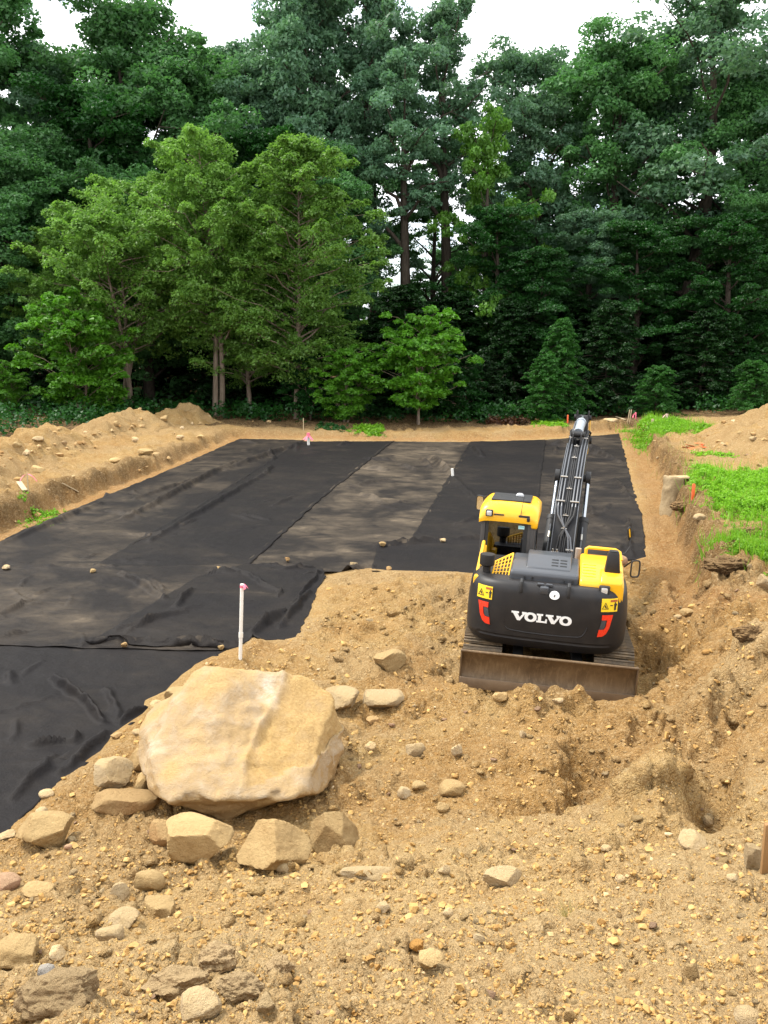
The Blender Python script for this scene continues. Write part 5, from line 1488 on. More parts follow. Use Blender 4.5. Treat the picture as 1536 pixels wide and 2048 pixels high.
# steel pipes along the back of the boom, crossed hoses at its foot
def along(qs, xs, up=.035): return [on_boom(q, x, up) for q, x in zip(qs, xs)]
for x in (-.165, -.105, .085, .145):
    sgn = 1 if x > 0 else -1
    b = MB(); b.tube(along([.30, .40, .50, .60, .70, .80, .86], [x] * 7), .015, 8); b.build('hydraulic_pipe', M_PIPE, BOOM)
    xe = -x * .9 + .02
    b = MB(); b.tube(along([.04, .10, .16, .22, .26, .30], [xe - .05, xe, xe * .7, x * .35, x * .9, x], .05), .017, 8); b.build('hydraulic_hose', M_RUB if sgn > 0 else M_PIPE, BOOM)
    b = MB(); b.tube([on_boom(.86, x), on_boom(.90, x * 1.15, .08), on_boom(.95, x * 1.25, .10), on_boom(1.0, x * 1.2, .04)], .015, 8); b.build('hydraulic_hose', M_RUB, BOOM)
for x in (-.20, .195):
    b = MB(); b.tube(along([.06, .20, .34, .45, .55, .66, .78], [x] * 7, .02), .010, 6); b.build('grease_line', M_PIPE, BOOM)
for q in (.33, .47, .86, .90):
    for x in (-.135, .115):
        b = MB(); p = on_boom(q, x, .052); b.box(p, (.16 if q < .40 else .13, .05, .022), .005); b.build('pipe_clamp', M_STEEL, BOOM)
for q in (.20, .26, .40, .62, .74, .84):
    b = MB(); p = on_boom(q, -.01, .045); b.box(p, (.10, .03, .018), .004); b.cyl(p, p + Vector((0, 0, .03)), .014, 8); b.build('hose_bracket', M_STEEL, BOOM)
b = MB()
for x in (-.03, .0, .03): b.tube(along([.02, .12, .25, .4, .55, .7, .82, .92], [x * 1.6, x, x * 1.4, x, x * 1.2, x, x, x * .5], .025), .014, 6)
b.build('hose_bundle', M_RUB, BOOM)
for x in (-.10, -.03): 
    b = MB(); p = on_boom(.08, x - .05, .05); b.cyl(p, p + Vector((0, -.02, .13)), .016, 8); b.box(p + Vector((0, 0, .07)), (.06, .05, .03), .006); b.build('pipe_fitting', M_STEEL, BOOM)
b = MB(); p = on_boom(.11, .13, .05); b.box(p, (.13, .05, .03), .006); b.build('pipe_clamp', M_STEEL, BOOM)
b = MB(); b.tube(along([.02, .05, .08, .11], [.14] * 4, .05), .028, 10)
for q in np.linspace(.02, .10, 6): b.tube([on_boom(q, .14, .05), on_boom(q + .006, .14, .05)], .034, 10)
b.build('coiled_hose', M_RUB, BOOM)
# boom cylinders on both sides
PK = cl[8] + Vector((0, .0, -.05))
b = MB(); b.cyl((BX - .33, PK.y, PK.z), (BX + .33, PK.y, PK.z), .075, 20)
for s in (-1, 1): b.cyl((BX + s * .25, PK.y, PK.z), (BX + s * .34, PK.y, PK.z), .135, 20)
b.build('knee_pin', M_RUB, BOOM)
for s in (-1, 1):
    A_, B_ = Vector((BX + s * .30, .95, .90)), Vector((BX + s * .29, PK.y, PK.z))
    m1 = A_.lerp(B_, .59)
    b = MB(); b.cyl(A_, m1, .092, 18); b.tube([A_.lerp(B_, .56), m1 + (B_ - A_).normalized() * .02], .100, 18); c_ = b.build('boom_cylinder', M_RUB, EX)
    b = MB(); b.cyl(m1, B_, .040, 14); b.build('cylinder_rod', M_CHROME, c_)
    up = Vector((0, -.55, .55)).normalized() * .105
    b = MB(); b.tube([A_.lerp(B_, .15) + up, A_.lerp(B_, .47) + up, A_.lerp(B_, .50) + up * .8], .014, 6); b.build('cylinder_pipe', M_PIPE, c_)
    b = MB(); p = A_.lerp(B_, .40) + up; b.cyl(p - (B_ - A_).normalized() * .06, p + (B_ - A_).normalized() * .06, .022, 8); b.build('pipe_fitting', M_STEEL, c_)
# arm and its cylinder
AE = TP + Vector((0, .22, .46))                                  # upper horn of the arm
A2 = TP + Vector((0, -1.15, -2.05))                              # lower end, tucked back
acl = [AE, TP + Vector((0, .10, .06)), TP + Vector((0, -.38, -.72)), A2]
b = MB(); v_, f_ = beam(acl, [.24, .28, .26, .22], [.20, .46, .40, .22]); b._add(v_, f_)
b.box(AE + Vector((-.12, 0, .02)), (.035, .2, .26), .02); b.box(AE + Vector((.12, 0, .02)), (.035, .2, .26), .02)
ARM = b.build('arm', M_BOOM, EX)
b = MB(); b.cyl(AE + Vector((-.18, 0, 0)), AE + Vector((.18, 0, 0)), .055, 14); b.cyl(TP + Vector((-.24, 0, 0)), TP + Vector((.24, 0, 0)), .075, 16); b.build('arm_pin', M_RUB, ARM)
b = MB()
for s in (-.15, .15): b.prism([TP + Vector((s - .015, -.30, -.20)), TP + Vector((s - .015, .13, -.12)), TP + Vector((s - .015, .15, .10)), TP + Vector((s - .015, -.2, .14))], (.03, 0, 0), .008)
b.build('boom_fork', M_BOOM, BOOM)
C0 = on_boom(.80, -.02, .20); C1 = AE
b = MB()
for s in (-.10, .06): b.prism([on_boom(.76, s - .02, -.02), on_boom(.86, s - .02, -.02), on_boom(.83, s - .02, .24), on_boom(.78, s - .02, .24)], (.03, 0, 0), .006)
b.cyl(C0 + Vector((-.13, 0, 0)), C0 + Vector((.13, 0, 0)), .06, 16)
b.build('cylinder_bracket', M_RUB, BOOM)
d_ = (C1 - C0); m1 = C0 + d_ * .68
b = MB(); b.cyl(C0 + d_ * .06, m1, .092, 22); b.tube([C0 + d_ * .62, m1 + d_ * .01], .105, 22); b.tube([C0 + d_ * .06, C0 + d_ * .13], .10, 22); AC = b.build('arm_cylinder', M_CYL, EX)
b = MB(); b.cyl(m1, C1, .050, 16); b.build('cylinder_rod', M_CHROME, AC)
b = MB(); b.tube([C0 + d_ * .10 + Vector((-.115, 0, .02)), C0 + d_ * .66 + Vector((-.115, 0, .02)), C0 + d_ * .68 + Vector((-.08, 0, .0))], .014, 6); b.build('cylinder_pipe', M_PIPE, AC)
for s, l in ((-1, .0), (1, 0)):
    b = MB(); b.tube([on_boom(.88, s * .12, .05), on_boom(.92, s * .17, .16), TP + Vector((s * .21, -.15, .18)), TP + Vector((s * .18, .10, .05)), TP + Vector((s * .15, -.1, -.4))], .017, 8); b.build('hydraulic_hose', M_RUB, ARM)
b = MB(); b.tube([TP + Vector((.175, .05, -.3)), TP + Vector((.175, .16, .1)), AE + Vector((.16, .02, .0))], .012, 6); b.build('grease_line', M_YEL, ARM)
# bucket curled under the boom
bk = []
for q in np.linspace(rad(-100), rad(150), 12): bk.append((A2.y - .30 + .42 * math.cos(q), A2.z - .28 + .40 * math.sin(q)))
b = MB()
for s in (-.33, .33): b.prism([(BX + s - .012, y, z) for y, z in bk], (.024, 0, 0))
inn = [(A2.y - .30 + (y - A2.y + .30) * .93, A2.z - .28 + (z - A2.z + .28) * .93) for y, z in bk]
b.prism([(BX - .33, y, z) for y, z in bk[:] + inn[::-1]], (.66, 0, 0))
for k in range(5): b.box((BX - .26 + .13 * k, bk[0][0] - .08, bk[0][1] - .01), (.06, .2, .05), .01)
BU = b.build('bucket', M_BLADE, EX)
b = MB(); b.tube([A2.lerp(TP, .25) + Vector((0, .2, 0)), A2 + Vector((0, .12, .06))], .05, 10); b.build('bucket_link', M_BOOM, EX)
# the boom is slewed a touch to the right of the house
_f = Vector((BX + .04, .2, 0))
_R = Matrix.Translation(_f + Vector((.03, 0, 0))) @ Matrix.Rotation(rad(-2.4), 4, 'Z') @ Matrix.Translation(-_f)
for o_ in list(EX.children):
    if o_.name.split('.')[0] in ('boom', 'arm', 'arm_cylinder', 'boom_cylinder', 'bucket', 'bucket_link'):
        o_.matrix_local = _R
# ================================================================== stakes, pipes, pier
M_PVC = m_paint('white_plastic_pipe', (.74, .72, .67), .4, 0, .12, (.5, .4, .26), scale=6)
M_PNK = m_paint('pink_ribbon', (.80, .16, .24), .6)
M_ORG = m_paint('orange_paint', (.80, .13, .03), .6, 0, .15)
M_WOOD = m_paint('weathered_lath', (.46, .36, .22), .8, 0, .25, (.25, .18, .10), bump=.3, scale=12)
M_POST = m_paint('brown_wood', (.26, .14, .05), .75, 0, .4, (.16, .09, .035), bump=.4, scale=7)

def ribbon(name, p, l, w, mat, parent, seed=0, n=3):
    b = MB(); r_ = random.Random(seed)
    for k in range(n):
        a = r_.uniform(0, 6.28); q = Vector(p); pts = [q.copy()]
        for i in range(5):
            q = q + Vector((math.cos(a) * l / 7, math.sin(a) * l / 7, -l / 6 * (.2 + .25 * i))); a += r_.uniform(-.5, .5); pts.append(q.copy())
        for i in range(5):
            s = Vector((-math.sin(a), math.cos(a), .3)).normalized() * w / 2
            b.prism([pts[i] - s, pts[i + 1] - s, pts[i + 1] + s, pts[i] + s], (.0015, .0015, .0005))
    return b.build(name, mat, parent)

# tall pipe by the boulder
b0, t0 = hit(480, 1318)
d_ = ray(484, 1168); tt = b0[1] / d_[1]; topp = Vector((d_[0] * tt, b0[1], CAM_H + d_[2] * tt))
base = Vector((b0[0], b0[1], b0[2] - .1)); axis = topp - base
b = MB(); b.tube([base, base + axis * .97, base + axis], .0285, 16); PP = b.build('marker_pipe', M_PVC)
PPm = base + axis * .375
b = MB(); b.tube([PPm - axis * .03, PPm + axis * .03], .036, 16); b.build('pipe_coupling', M_PVC, PP)
b = MB(); b.tube([base + axis * .955, base + axis * .985], .0315, 16); b.build('ribbon_knot', M_PNK, PP)
ribbon('ribbon', base + axis * .985 + Vector((.02, 0, .01)), .10, .05, M_PNK, PP, 3)
tag(PP, 'tall white plastic pipe with a coupling and pink ribbon, behind the boulder', 'marker pipe')

def stake(px, py0, py1, w, mat, label, h=0, lean=0, ribbon_px=0, name='marker_stake', cat='marker stake', round_=False, p=None, rmat=None):
    if p is None: p, t = hit(px, py1)
    tt = p[1] / ray(px, py1)[1]
    H = (py1 - py0) * tt / FPX; W = w * tt / FPX
    if round_:
        b = MB(); b.tube([(0, 0, -.1), (lean * H, 0, H * .97), (lean * H, 0, H)], W / 2, 14)
    else:
        b = MB(); b.prism([(-W / 2, -W / 4, -.15), (W / 2, -W / 4, -.15), (W / 2 + lean * H, -W / 4, H), (lean * H, -W / 4, H * 1.04), (-W / 2 + lean * H, -W / 4, H)], (0, W / 2, 0), W * .06)
    o = b.build(name, mat, None, loc=(p[0], p[1], p[2]))
    if ribbon_px: ribbon('ribbon', (lean * H, 0, H * .96), ribbon_px * tt / FPX, W * .9, rmat or M_PNK, o, int(px))
    return tag(o, label, cat)
fz = lambda px, py: np.array(at(px, py, .04))
o = stake(617, 870, 889, 5.5, M_PVC, 'white stake with pink ribbon standing on the far end of the fabric', ribbon_px=16, round_=True, p=fz(617, 889))
b = MB(); b.tube([(0, 0, .30), (0, 0, .46)], .066, 12); b.build('ribbon_wrap', M_PNK, o)
stake(906, 937, 953, 5.5, M_PVC, 'short white pipe leaning on the edge of the dusty middle sheet', lean=-.12, round_=True, p=fz(906, 953), name='marker_pipe', cat='marker pipe')
stake(607, 837, 861, 1.6, M_WOOD, 'thin grey stick at the far edge of the pit, left of the grass tuft')
stake(1135, 830, 846, 3, M_ORG, 'short orange stake on the far bank, left of the boom tip')
stake(1254, 820, 846, 1.8, M_WOOD, 'left one of two thin wooden laths by the far corner of the fabric', lean=.16)
stake(1258, 820, 846, 1.8, M_WOOD, 'right one of two thin wooden laths by the far corner of the fabric', lean=.14)
stake(1271, 825, 838, 2.5, M_PNK, 'stake hidden in pink ribbon at the edge of the far weeds', ribbon_px=16)
stake(1304, 838, 850, 5, M_WOOD, 'stubby pale wooden stake in the far weeds', lean=.1)
stake(1333, 828, 840, 5, m_paint('pale_pink_cap', (.72, .50, .46), .6), 'stake with a pale pink top behind the far weeds', ribbon_px=12, rmat=m_paint('pale_pink_ribbon', (.74, .45, .43), .6))
stake(1386, 968, 996, 6, M_ORG, 'orange painted stake beside the concrete pier, against the bright weeds')
stake(1531, 1640, 1748, 20, M_POST, 'thick brown wooden post at the frame edge with a pale rock against it', name='wooden_post', cat='wooden post')
stake(57, 946, 985, 2, M_WOOD, 'thin stake tied with pink ribbon on the foot of the tan heap', ribbon_px=26)
def lath(p, q, w, label):
    a, b_ = Vector(hit(*p)[0]) + Vector((0, 0, .05)), Vector(hit(*q)[0]) + Vector((0, 0, .05))
    d = (b_ - a); s = d.cross(Vector((0, 0, 1))).normalized() * w / 2
    m = MB(); m.prism([a - s, b_ - s, b_ + s, a + s], (0, 0, .03), .004)
    return tag(m.build('wooden_lath', M_WOOD), label, 'wooden lath')
lath((125, 971), (157, 988), .06, 'pale lath lying over the bank lip, right of the grass tuft')
lath((38, 968), (50, 985), .14, 'short broad board lying at the foot of the tan heap')
lath((1232, 836), (1250, 842), .08, 'fallen lath on the far bank near the cream slab')
# orange flagging on the bare strip of the far bank
p, t = hit(1390, 893)
b = MB(); r_ = random.Random(4)
for k in range(9):
    c = Vector((p[0] + r_.uniform(-.35, .35), p[1] + r_.uniform(-.4, .4), 0)); c.z = float(gz(c.x, c.y)) + .03
    a = r_.uniform(0, 3.1); u = Vector((math.cos(a), math.sin(a), .1)) * .16; v = Vector((-math.sin(a), math.cos(a), r_.uniform(-.3, .5))) * .05
    b.prism([c - u - v, c + u - v, c + u + v, c - u + v], (0, 0, .003))
tag(b.build('orange_ribbon', M_ORG), 'crumpled orange ribbon lying on the bare soil beyond the weeds', 'ribbon')
# concrete pier standing in the cut bank
p = np.array(at(1348, 1034, .0))
def m_conc():
    t = NT('old_concrete'); co = t.coord(); n0 = t.noise(co, 3, 6, .65); n1 = t.noise(co, 25, 5, .7)
    c = t.mix(t.ramp(n0, .35, .65), (.25, .18, .095), (.34, .26, .15)); c = t.mix(t.math('MULTIPLY', t.ramp(n1, .48, .68), .7), c, (.17, .11, .055))
    t.bsdf(c, .9, 0, t.bump(n1, .6, .02), .2); return t.m
D, F = ico(5)
P = D.copy(); k = np.maximum(np.abs(P[:, 0]), np.abs(P[:, 1])); q = np.maximum(np.hypot(P[:, 0], P[:, 1]) / .75, np.abs(P[:, 2]) / .80)
P = P / np.maximum(q, .2)[:, None]; P = P * (np.array([.29, .30, .56]) / np.array([.75, .75, .80]))
P[:, :2] *= (1 - .10 * P[:, 2:3]); P *= (1 + .09 * fbm(P[:, 0] * 3.5, P[:, 1] * 3.5, P[:, 2] * 3.5, octs=5, seed=9))[:, None]
o = obj('concrete_pier', mesh_np('concrete_pier', P, F, m_conc()), loc=(p[0], p[1] + .22, p[2] + .50), rot=(rad(-4), rad(6), .3))
tag(o, 'chunky concrete pier exposed in the cut bank beside the orange stake', 'concrete pier')
p2 = Vector((p[0] + .12, p[1] + .25, p[2] + 1.09))
b = MB(); b.prism([p2 + Vector((-.26, -.16, -.08)), p2 + Vector((.27, -.19, -.06)), p2 + Vector((.32, .18, -.06)), p2 + Vector((-.2, .2, -.08))], (0, 0, .05), .01)
tag(b.build('flat_stone', M_PALE), 'pale flat slab resting on top of the concrete pier', 'stone slab')
# clods of dark sod along the right bank
for i, (a, c, w, h, l) in enumerate([(1455, 1125, 100, 40, 'dark sod clod at the end of the nearest weed patch'), (1510, 1060, 50, 24, 'dark sod clod between the two nearer weed patches'), (1365, 1010, 50, 26, 'dark soil clod under the orange stake'), (1500, 1262, 70, 40, 'dark clod on the dug slope at the frame edge')]):
    R_(a, c, w, h, l, m_rock('dark_sod%d' % i, (.17, .10, .045), (.10, .06, .028), (.30, .19, .08), .5), 270 + i, 5, 5, rough=.17, deep=.7, lo=.75, hi=.95, sink=.34, name='sod_clod', cat='sod clod')
# ================================================================== woods, weeds
def leaf_quads(c, n_dir, size, r_, long=1.5, droop=0.0):
    """one leaf-sized face per point: c (n,3) centres, n_dir (n,3) facing"""
    n = len(c)
    a = r_.normal(size=(n, 3)); a[:, 2] -= droop
    u = a - (a * n_dir).sum(1)[:, None] * n_dir
    u /= np.linalg.norm(u, axis=1)[:, None] + 1e-9
    w = np.cross(n_dir, u)
    L = (size * long * .5)[:, None]; W = (size * .5)[:, None]
    tip = c + u * L; tail = c - u * L
    s1 = c - u * L * .55 + w * W; s2 = c - u * L * .55 - w * W
    return np.stack([s1, tip, s2], 1).reshape(-1, 3)

def leaf_mesh(name, V, tone, mat):
    n = len(V) // 3
    me = mesh_np(name, V, np.arange(n * 3).reshape(-1, 3), mat, smooth_shade=False)
    attr(me, 'tone', np.repeat(tone, 3))
    return me

def clump_leaves(cs, rs, per, size, r_, flat=.55, up=.6, tone_by=None, hollow=.35, long=1.5, droop=0.):
    """leaves gathered round clump centres cs with radii rs"""
    n = len(cs) * per
    d = r_.normal(size=(n, 3)); d /= np.linalg.norm(d, axis=1)[:, None]
    q = hollow + (1 - hollow) * r_.rand(n) ** .6
    R = np.repeat(rs, per); C = np.repeat(cs, per, 0)
    p = d * (q * R)[:, None]; p[:, 2] *= flat
    p[:, 2] -= .25 * (np.hypot(p[:, 0], p[:, 1]) / R) ** 2 * R * (1 + droop)
    nrm = d * .45 + r_.normal(size=(n, 3)) * .6; nrm[:, 2] += up
    nrm /= np.linalg.norm(nrm, axis=1)[:, None]
    s = size * r_.uniform(.6, 1.3, n)
    V = leaf_quads(C + p, nrm, s, r_, long, droop)
    t = np.repeat(r_.rand(len(cs)) if tone_by is None else tone_by, per)
    return V, t

def limbs(name, paths, mat, sides=6):
    b = MB()
    for pts, rs in paths: b.tube(pts, rs, sides, cap=False)
    bm = b.bm
    me = bpy.data.meshes.new(name); bm.to_mesh(me); bm.free()
    me.polygons.foreach_set('use_smooth', [True] * len(me.polygons)); me.materials.append(mat)
    return me

def bough(a, b, r0, r1, r_, sag=.1, n=5):
    """a slightly wandering branch from a to b"""
    a, b = np.array(a), np.array(b); L = np.linalg.norm(b - a)
    pts, rs = [], []
    for i in range(n + 1):
        q = i / n
        p = a + (b - a) * q; p = p + r_.normal(size=3) * L * .035 * math.sin(PI * q); p[2] += sag * L * math.sin(PI * q) * .5
        pts.append(tuple(p)); rs.append(r0 * (1 - q) + r1 * q)
    return pts, rs

def m_bark(name, c1, c2):
    t = NT(name); co = t.coord()
    st = t.n('ShaderNodeMapping'); st.inputs['Scale'].default_value = (8, 8, 1.2); t.link(co, st.inputs['Vector'])
    n0 = t.noise(st.outputs[0], 1.5, 6, .65, .3)
    t.bsdf(t.mix(t.ramp(n0, .35, .65), c4(c1), c4(c2)), .9, 0, t.bump(n0, .8, .05), .15); return t.m
M_BARK = m_bark('dark_bark', (.035, .027, .020), (.075, .060, .045))
M_BARKL = m_bark('pale_bark', (.16, .12, .085), (.26, .20, .15))
LEAF = {
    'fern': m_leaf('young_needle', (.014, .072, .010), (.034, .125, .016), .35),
    'oak': m_leaf('hazed_oak_leaf', (.044, .128, .040), (.070, .178, .056), .42),  # haze painted in: green lightened for the veiled tall crowns
    'oakhaze': m_leaf('haze_blued_leaf', (.066, .148, .084), (.100, .195, .112), .42),  # paler and bluer leaf, the veil over the upper trees put into its colour
    'maple': m_leaf('shaded_maple_leaf', (.008, .046, .008), (.018, .078, .012), .34),  # leaf darkened, painting in the shade of the lower wood
    'birch': m_leaf('birch_leaf', (.095, .205, .034), (.148, .275, .052), .46),
    'sapling': m_leaf('sapling_leaf', (.050, .165, .010), (.095, .250, .018), .42),
    'hemlock': m_leaf('shaded_hemlock_needle', (.004, .020, .004), (.010, .038, .006), .2),  # lower-storey shade put into the needle colour
    'weed': m_leaf('weed_leaf', (.105, .270, .010), (.185, .370, .020), .38),
    'yellow': m_leaf('yellow_green_leaf', (.055, .150, .018), (.095, .215, .028), .42),
}

def tall_tree(seed, H, R, base=.28, n=120, per=130, leaf=.20, kind='oak', open_=.0, lean=0., top=.5, limb_n=15, flat=.6, bark=None):
    """forest tree: straight trunk, rising limbs, foliage in clumps at their ends"""
    r_ = np.random.RandomState(seed)
    zc0 = H * base
    paths = []
    tr, rs = [], []
    ax = r_.normal(size=2) * .02
    for i in range(11):
        q = i / 10
        tr.append((lean * H * q * q + H * ax[0] * math.sin(q * 5 + seed), H * ax[1] * math.sin(q * 4 + seed * 2), H * .93 * q - .3)); rs.append(max(.03, (.020 * H) * (1 - q) ** .8 + .02))
    paths.append((tr, rs)); T = np.array(tr)
    def trunk_at(z): return np.array([np.interp(z, T[:, 2], T[:, k]) for k in range(3)])
    cs, rr_ = [], []
    per_l = max(3, n // limb_n)
    for k in range(limb_n):
        q = (k + .5) / limb_n
        z = zc0 + (H * .96 - zc0) * q
        env = R * (math.sin(PI * min(1, (.18 + .82 * (1 - q)) ** .85 * .62 + .0)) ** .8) * (1.0 if q < .85 else .8)
        env *= r_.uniform(.65, 1.2)
        a = k * 2.4 + r_.uniform(-.5, .5)
        st = trunk_at(max(.1 * H, z - env * r_.uniform(.45, .8)))
        en = trunk_at(z) + np.array([math.cos(a) * env, math.sin(a) * env, r_.uniform(-.03, .06) * H])
        if r_.rand() < open_: continue
        bp_, br_ = bough(st, en, .0065 * H * (1.15 - q), .02, r_, .12)
        paths.append((bp_, br_)); B_ = np.array(bp_)
        for j in range(per_l):
            u = r_.uniform(.35, 1.08)
            i0 = min(int(u * 5), 4); p = B_[i0] + (B_[i0 + 1] - B_[i0]) * (u * 5 - i0)
            p = p + r_.normal(size=3) * np.array([.20, .20, .13]) * (R * .55 + 1.0) * (0.6 + .6 * u)
            cs.append(p); rr_.append(R * r_.uniform(.10, .24))
            if j % 4 == 0: paths.append(bough(B_[i0], p, .025, .010, r_, .05, 2))
    for j in range(max(5, n // 12)):
        p = trunk_at(H * r_.uniform(.80, .98)) + r_.normal(size=3) * np.array([R * .2, R * .2, H * .02]); cs.append(p); rr_.append(R * r_.uniform(.12, .22))
    cs, rr_ = np.array(cs), np.array(rr_)
    V, t = clump_leaves(cs, rr_, per, leaf, r_, flat, .5)
    return limbs('trunk', paths, bark or M_BARK, 6), leaf_mesh('crown', V, t, LEAF[kind])

def layered_tree(seed, H, R, n=150, per=120, leaf=.13, kind='birch', base=.12, cone=.9, droop=.6, stems=1, bark=None, flat=.35, up=.9, rise=.35, spread=(.55, 1.12), tips=False):
    """tree with side branches in sprays from the ground up: birch, sapling, hemlock"""
    r_ = np.random.RandomState(seed)
    paths, cs, rr_ = [], [], []
    for s in range(stems):
        off = r_.normal(size=2) * (.0 if stems == 1 else .28 * R)
        hh = H * (1 if s == 0 else r_.uniform(.72, .95))
        tr, rs = [], []
        for i in range(9):
            q = i / 8
            tr.append((off[0] * q * 1.2 + (.0 if stems == 1 else off[0] * .15) + .02 * H * math.sin(q * 4 + seed + s), off[1] * q + .02 * H * math.cos(q * 3 + s), hh * q - .25)); rs.append(.012 * H * (1 - q) + .012)
        paths.append((tr, rs)); T = np.array(tr)
        nb = int(n / stems / 3)
        for k in range(nb):
            q = base + (1 - base) * ((k + r_.rand()) / nb) ** .9
            z = hh * q
            wdt = R * ((1 - q) / (1 - base)) ** cone * r_.uniform(*spread) + .10 * R
            if q < base + .12: wdt *= r_.uniform(.5, .95)
            a = k * 2.399 + r_.uniform(-.4, .4)
            c0 = np.array([np.interp(z, T[:, 2], T[:, j]) for j in range(3)])
            en = c0 + np.array([math.cos(a) * wdt, math.sin(a) * wdt, wdt * (rise - .1 * (1 - q)) - .0])
            bp_, br_ = bough(c0, en, .0045 * H * (1.1 - q) + .006, .006, r_, .10, 4); paths.append((bp_, br_)); B_ = np.array(bp_)
            if tips:
                for u in (1.08, 1.22): cs.append(B_[-1] + (B_[-1] - B_[0]) * (u - 1) + np.array([0, 0, -.25 * (u - 1) * wdt])); rr_.append(R * r_.uniform(.05, .10))
            for u in (r_.uniform(.35, .6), r_.uniform(.6, .85), r_.uniform(.88, 1.05)):
                i0 = min(int(u * 4), 3); p = B_[i0] + (B_[i0 + 1] - B_[i0]) * (u * 4 - i0) + r_.normal(size=3) * .06 * R
                cs.append(p); rr_.append(R * r_.uniform(.13, .24) * (1.1 - .4 * q))
        cs.append(np.array(tr[-1])); rr_.append(.08 * R)
    cs, rr_ = np.array(cs), np.array(rr_)
    V, t = clump_leaves(cs, rr_, per, leaf, r_, flat, up, droop=droop, hollow=.1, long=1.7)
    return limbs('trunk', paths, bark or M_BARKL, 5), leaf_mesh('crown', V, t, LEAF[kind])

def gz1(x, y): return float(gz(x, y))
def plant_tree(name, pair, px, y, scale, label, cat='tree', group=None, rz=0.0, sx=1.0, dz=0.):
    """stand a tree at distance y on the line of sight of column px"""
    x = (px - 768) / FPX * (y * CP * 1.0 + .0) / CP * 1.0
    x = (px - 768) / FPX * (y * CP + (CAM_H - base_z(y)) * SP)
    e = empty(name, (float(x), y, gz1(x, y) + dz), (0, 0, rz))
    e.scale = (scale * sx, scale * sx, scale)
    tag(e, label, cat, group)
    obj('trunk', pair[0], e); c_ = obj('crown', pair[1], e)
    if len(pair) > 2:                                     # the same shape, another leaf
        c_.material_slots[0].link = 'OBJECT'; c_.material_slots[0].material = pair[2]
    return e
def top_h(py, y):
    """height a tree at distance y must have to reach row py"""
    d = ray(768, py); return CAM_H + d[2] / d[1] * y - float(base_z(y)) - .3

# ---- models
OAK = [tall_tree(1, 20, 4.2, .22, 330, 215, .16, 'oak', limb_n=24), tall_tree(2, 20, 3.6, .28, 300, 240, .155, 'oakhaze', limb_n=24), tall_tree(3, 20, 4.6, .18, 340, 210, .16, 'oak', limb_n=26),
       tall_tree(4, 20, 3.2, .32, 240, 230, .15, 'oakhaze', lean=.04, limb_n=22), tall_tree(5, 20, 4.0, .16, 330, 215, .16, 'maple', limb_n=26, flat=.45), tall_tree(6, 20, 3.4, .22, 280, 240, .15, 'oakhaze', limb_n=24)]
SPARSE = [tall_tree(11, 20, 4.4, .36, 170, 190, .16, 'oakhaze', open_=.08, limb_n=24, flat=.5), tall_tree(12, 20, 4.0, .42, 140, 190, .16, 'oak', open_=.15, limb_n=22, flat=.5)]
HIGH = tall_tree(13, 20, 3.3, .56, 130, 170, .16, 'oakhaze', limb_n=20, flat=.55)
YEL = tall_tree(21, 12, 2.4, .15, 150, 170, .13, 'yellow', limb_n=16)
BIR = [layered_tree(31, 12, 3.7, 340, 165, .092, 'birch', .26, .52, 1.2, 2, flat=.45, rise=.5, spread=(.4, 1.25), tips=True), layered_tree(32, 12, 3.4, 340, 165, .092, 'birch', .14, .55, 1.2, 1, flat=.45, rise=.5, spread=(.4, 1.25), tips=True), layered_tree(33, 10, 3.7, 310, 160, .092, 'birch', .24, .48, 1.2, 3, flat=.45, rise=.5, spread=(.4, 1.25), tips=True)]
SAP = [layered_tree(41, 4.5, 2.1, 230, 140, .11, 'sapling', .04, .42, .3, 3, flat=.35, rise=.55, spread=(.35, 1.25)), layered_tree(42, 4.5, 2.0, 210, 140, .11, 'sapling', .10, .42, .3, 2, flat=.35, rise=.55, spread=(.35, 1.3)), layered_tree(43, 4.0, 1.9, 180, 130, .115, 'maple', .12, .6, .5, 2)]
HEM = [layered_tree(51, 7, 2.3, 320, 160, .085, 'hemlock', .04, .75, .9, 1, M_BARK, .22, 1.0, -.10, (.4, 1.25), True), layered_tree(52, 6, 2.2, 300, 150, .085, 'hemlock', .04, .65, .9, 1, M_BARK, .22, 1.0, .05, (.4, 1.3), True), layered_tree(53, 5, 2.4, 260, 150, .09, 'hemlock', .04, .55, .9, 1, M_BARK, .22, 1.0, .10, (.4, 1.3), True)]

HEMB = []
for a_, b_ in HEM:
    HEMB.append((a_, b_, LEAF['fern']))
# ---- front row, along the edge of the clearing
PT = plant_tree
PT('birch_tree', BIR[0], 440, 44.5, top_h(282, 44.5) / 12, 'tallest feathery light green tree, its pointed top left of its twin', rz=.4)
PT('birch_tree', BIR[1], 600, 43.5, top_h(292, 43.5) / 12, 'feathery light green tree with drooping outer boughs, right one of the tall pair', rz=1.2, sx=1.12)
PT('birch_tree', BIR[2], 255, 45.5, top_h(362, 45.5) / 10, 'broad light green tree, lower than the tall feathery pair it adjoins', rz=2.2, sx=1.05)
PT('birch_tree', BIR[0], 150, 47.0, top_h(430, 47.0) / 12, 'light green tree at the outer end of the feathery row', rz=3.5, sx=1.0)
PT('birch_tree', BIR[1], 500, 46.0, top_h(430, 46) / 12, 'light green tree filling the gap behind the tall feathery pair', rz=4.0, sx=1.15)
PT('sapling', SAP[0], 172, 41.5, top_h(600, 41.5) / 4.5, 'bright green bushy maple sapling behind the tan heap', cat='sapling', rz=.5)
PT('sapling', SAP[1], 840, 41.8, top_h(622, 41.8) / 4.5, 'bright green maple sapling with a bare foot, at the middle of the pit end', cat='sapling', rz=1.5)
PT('sapling', SAP[0], 688, 42.2, top_h(690, 42.2) / 4.5, 'green sapling with hanging twigs, under the feathery tree', cat='sapling', rz=2.5)
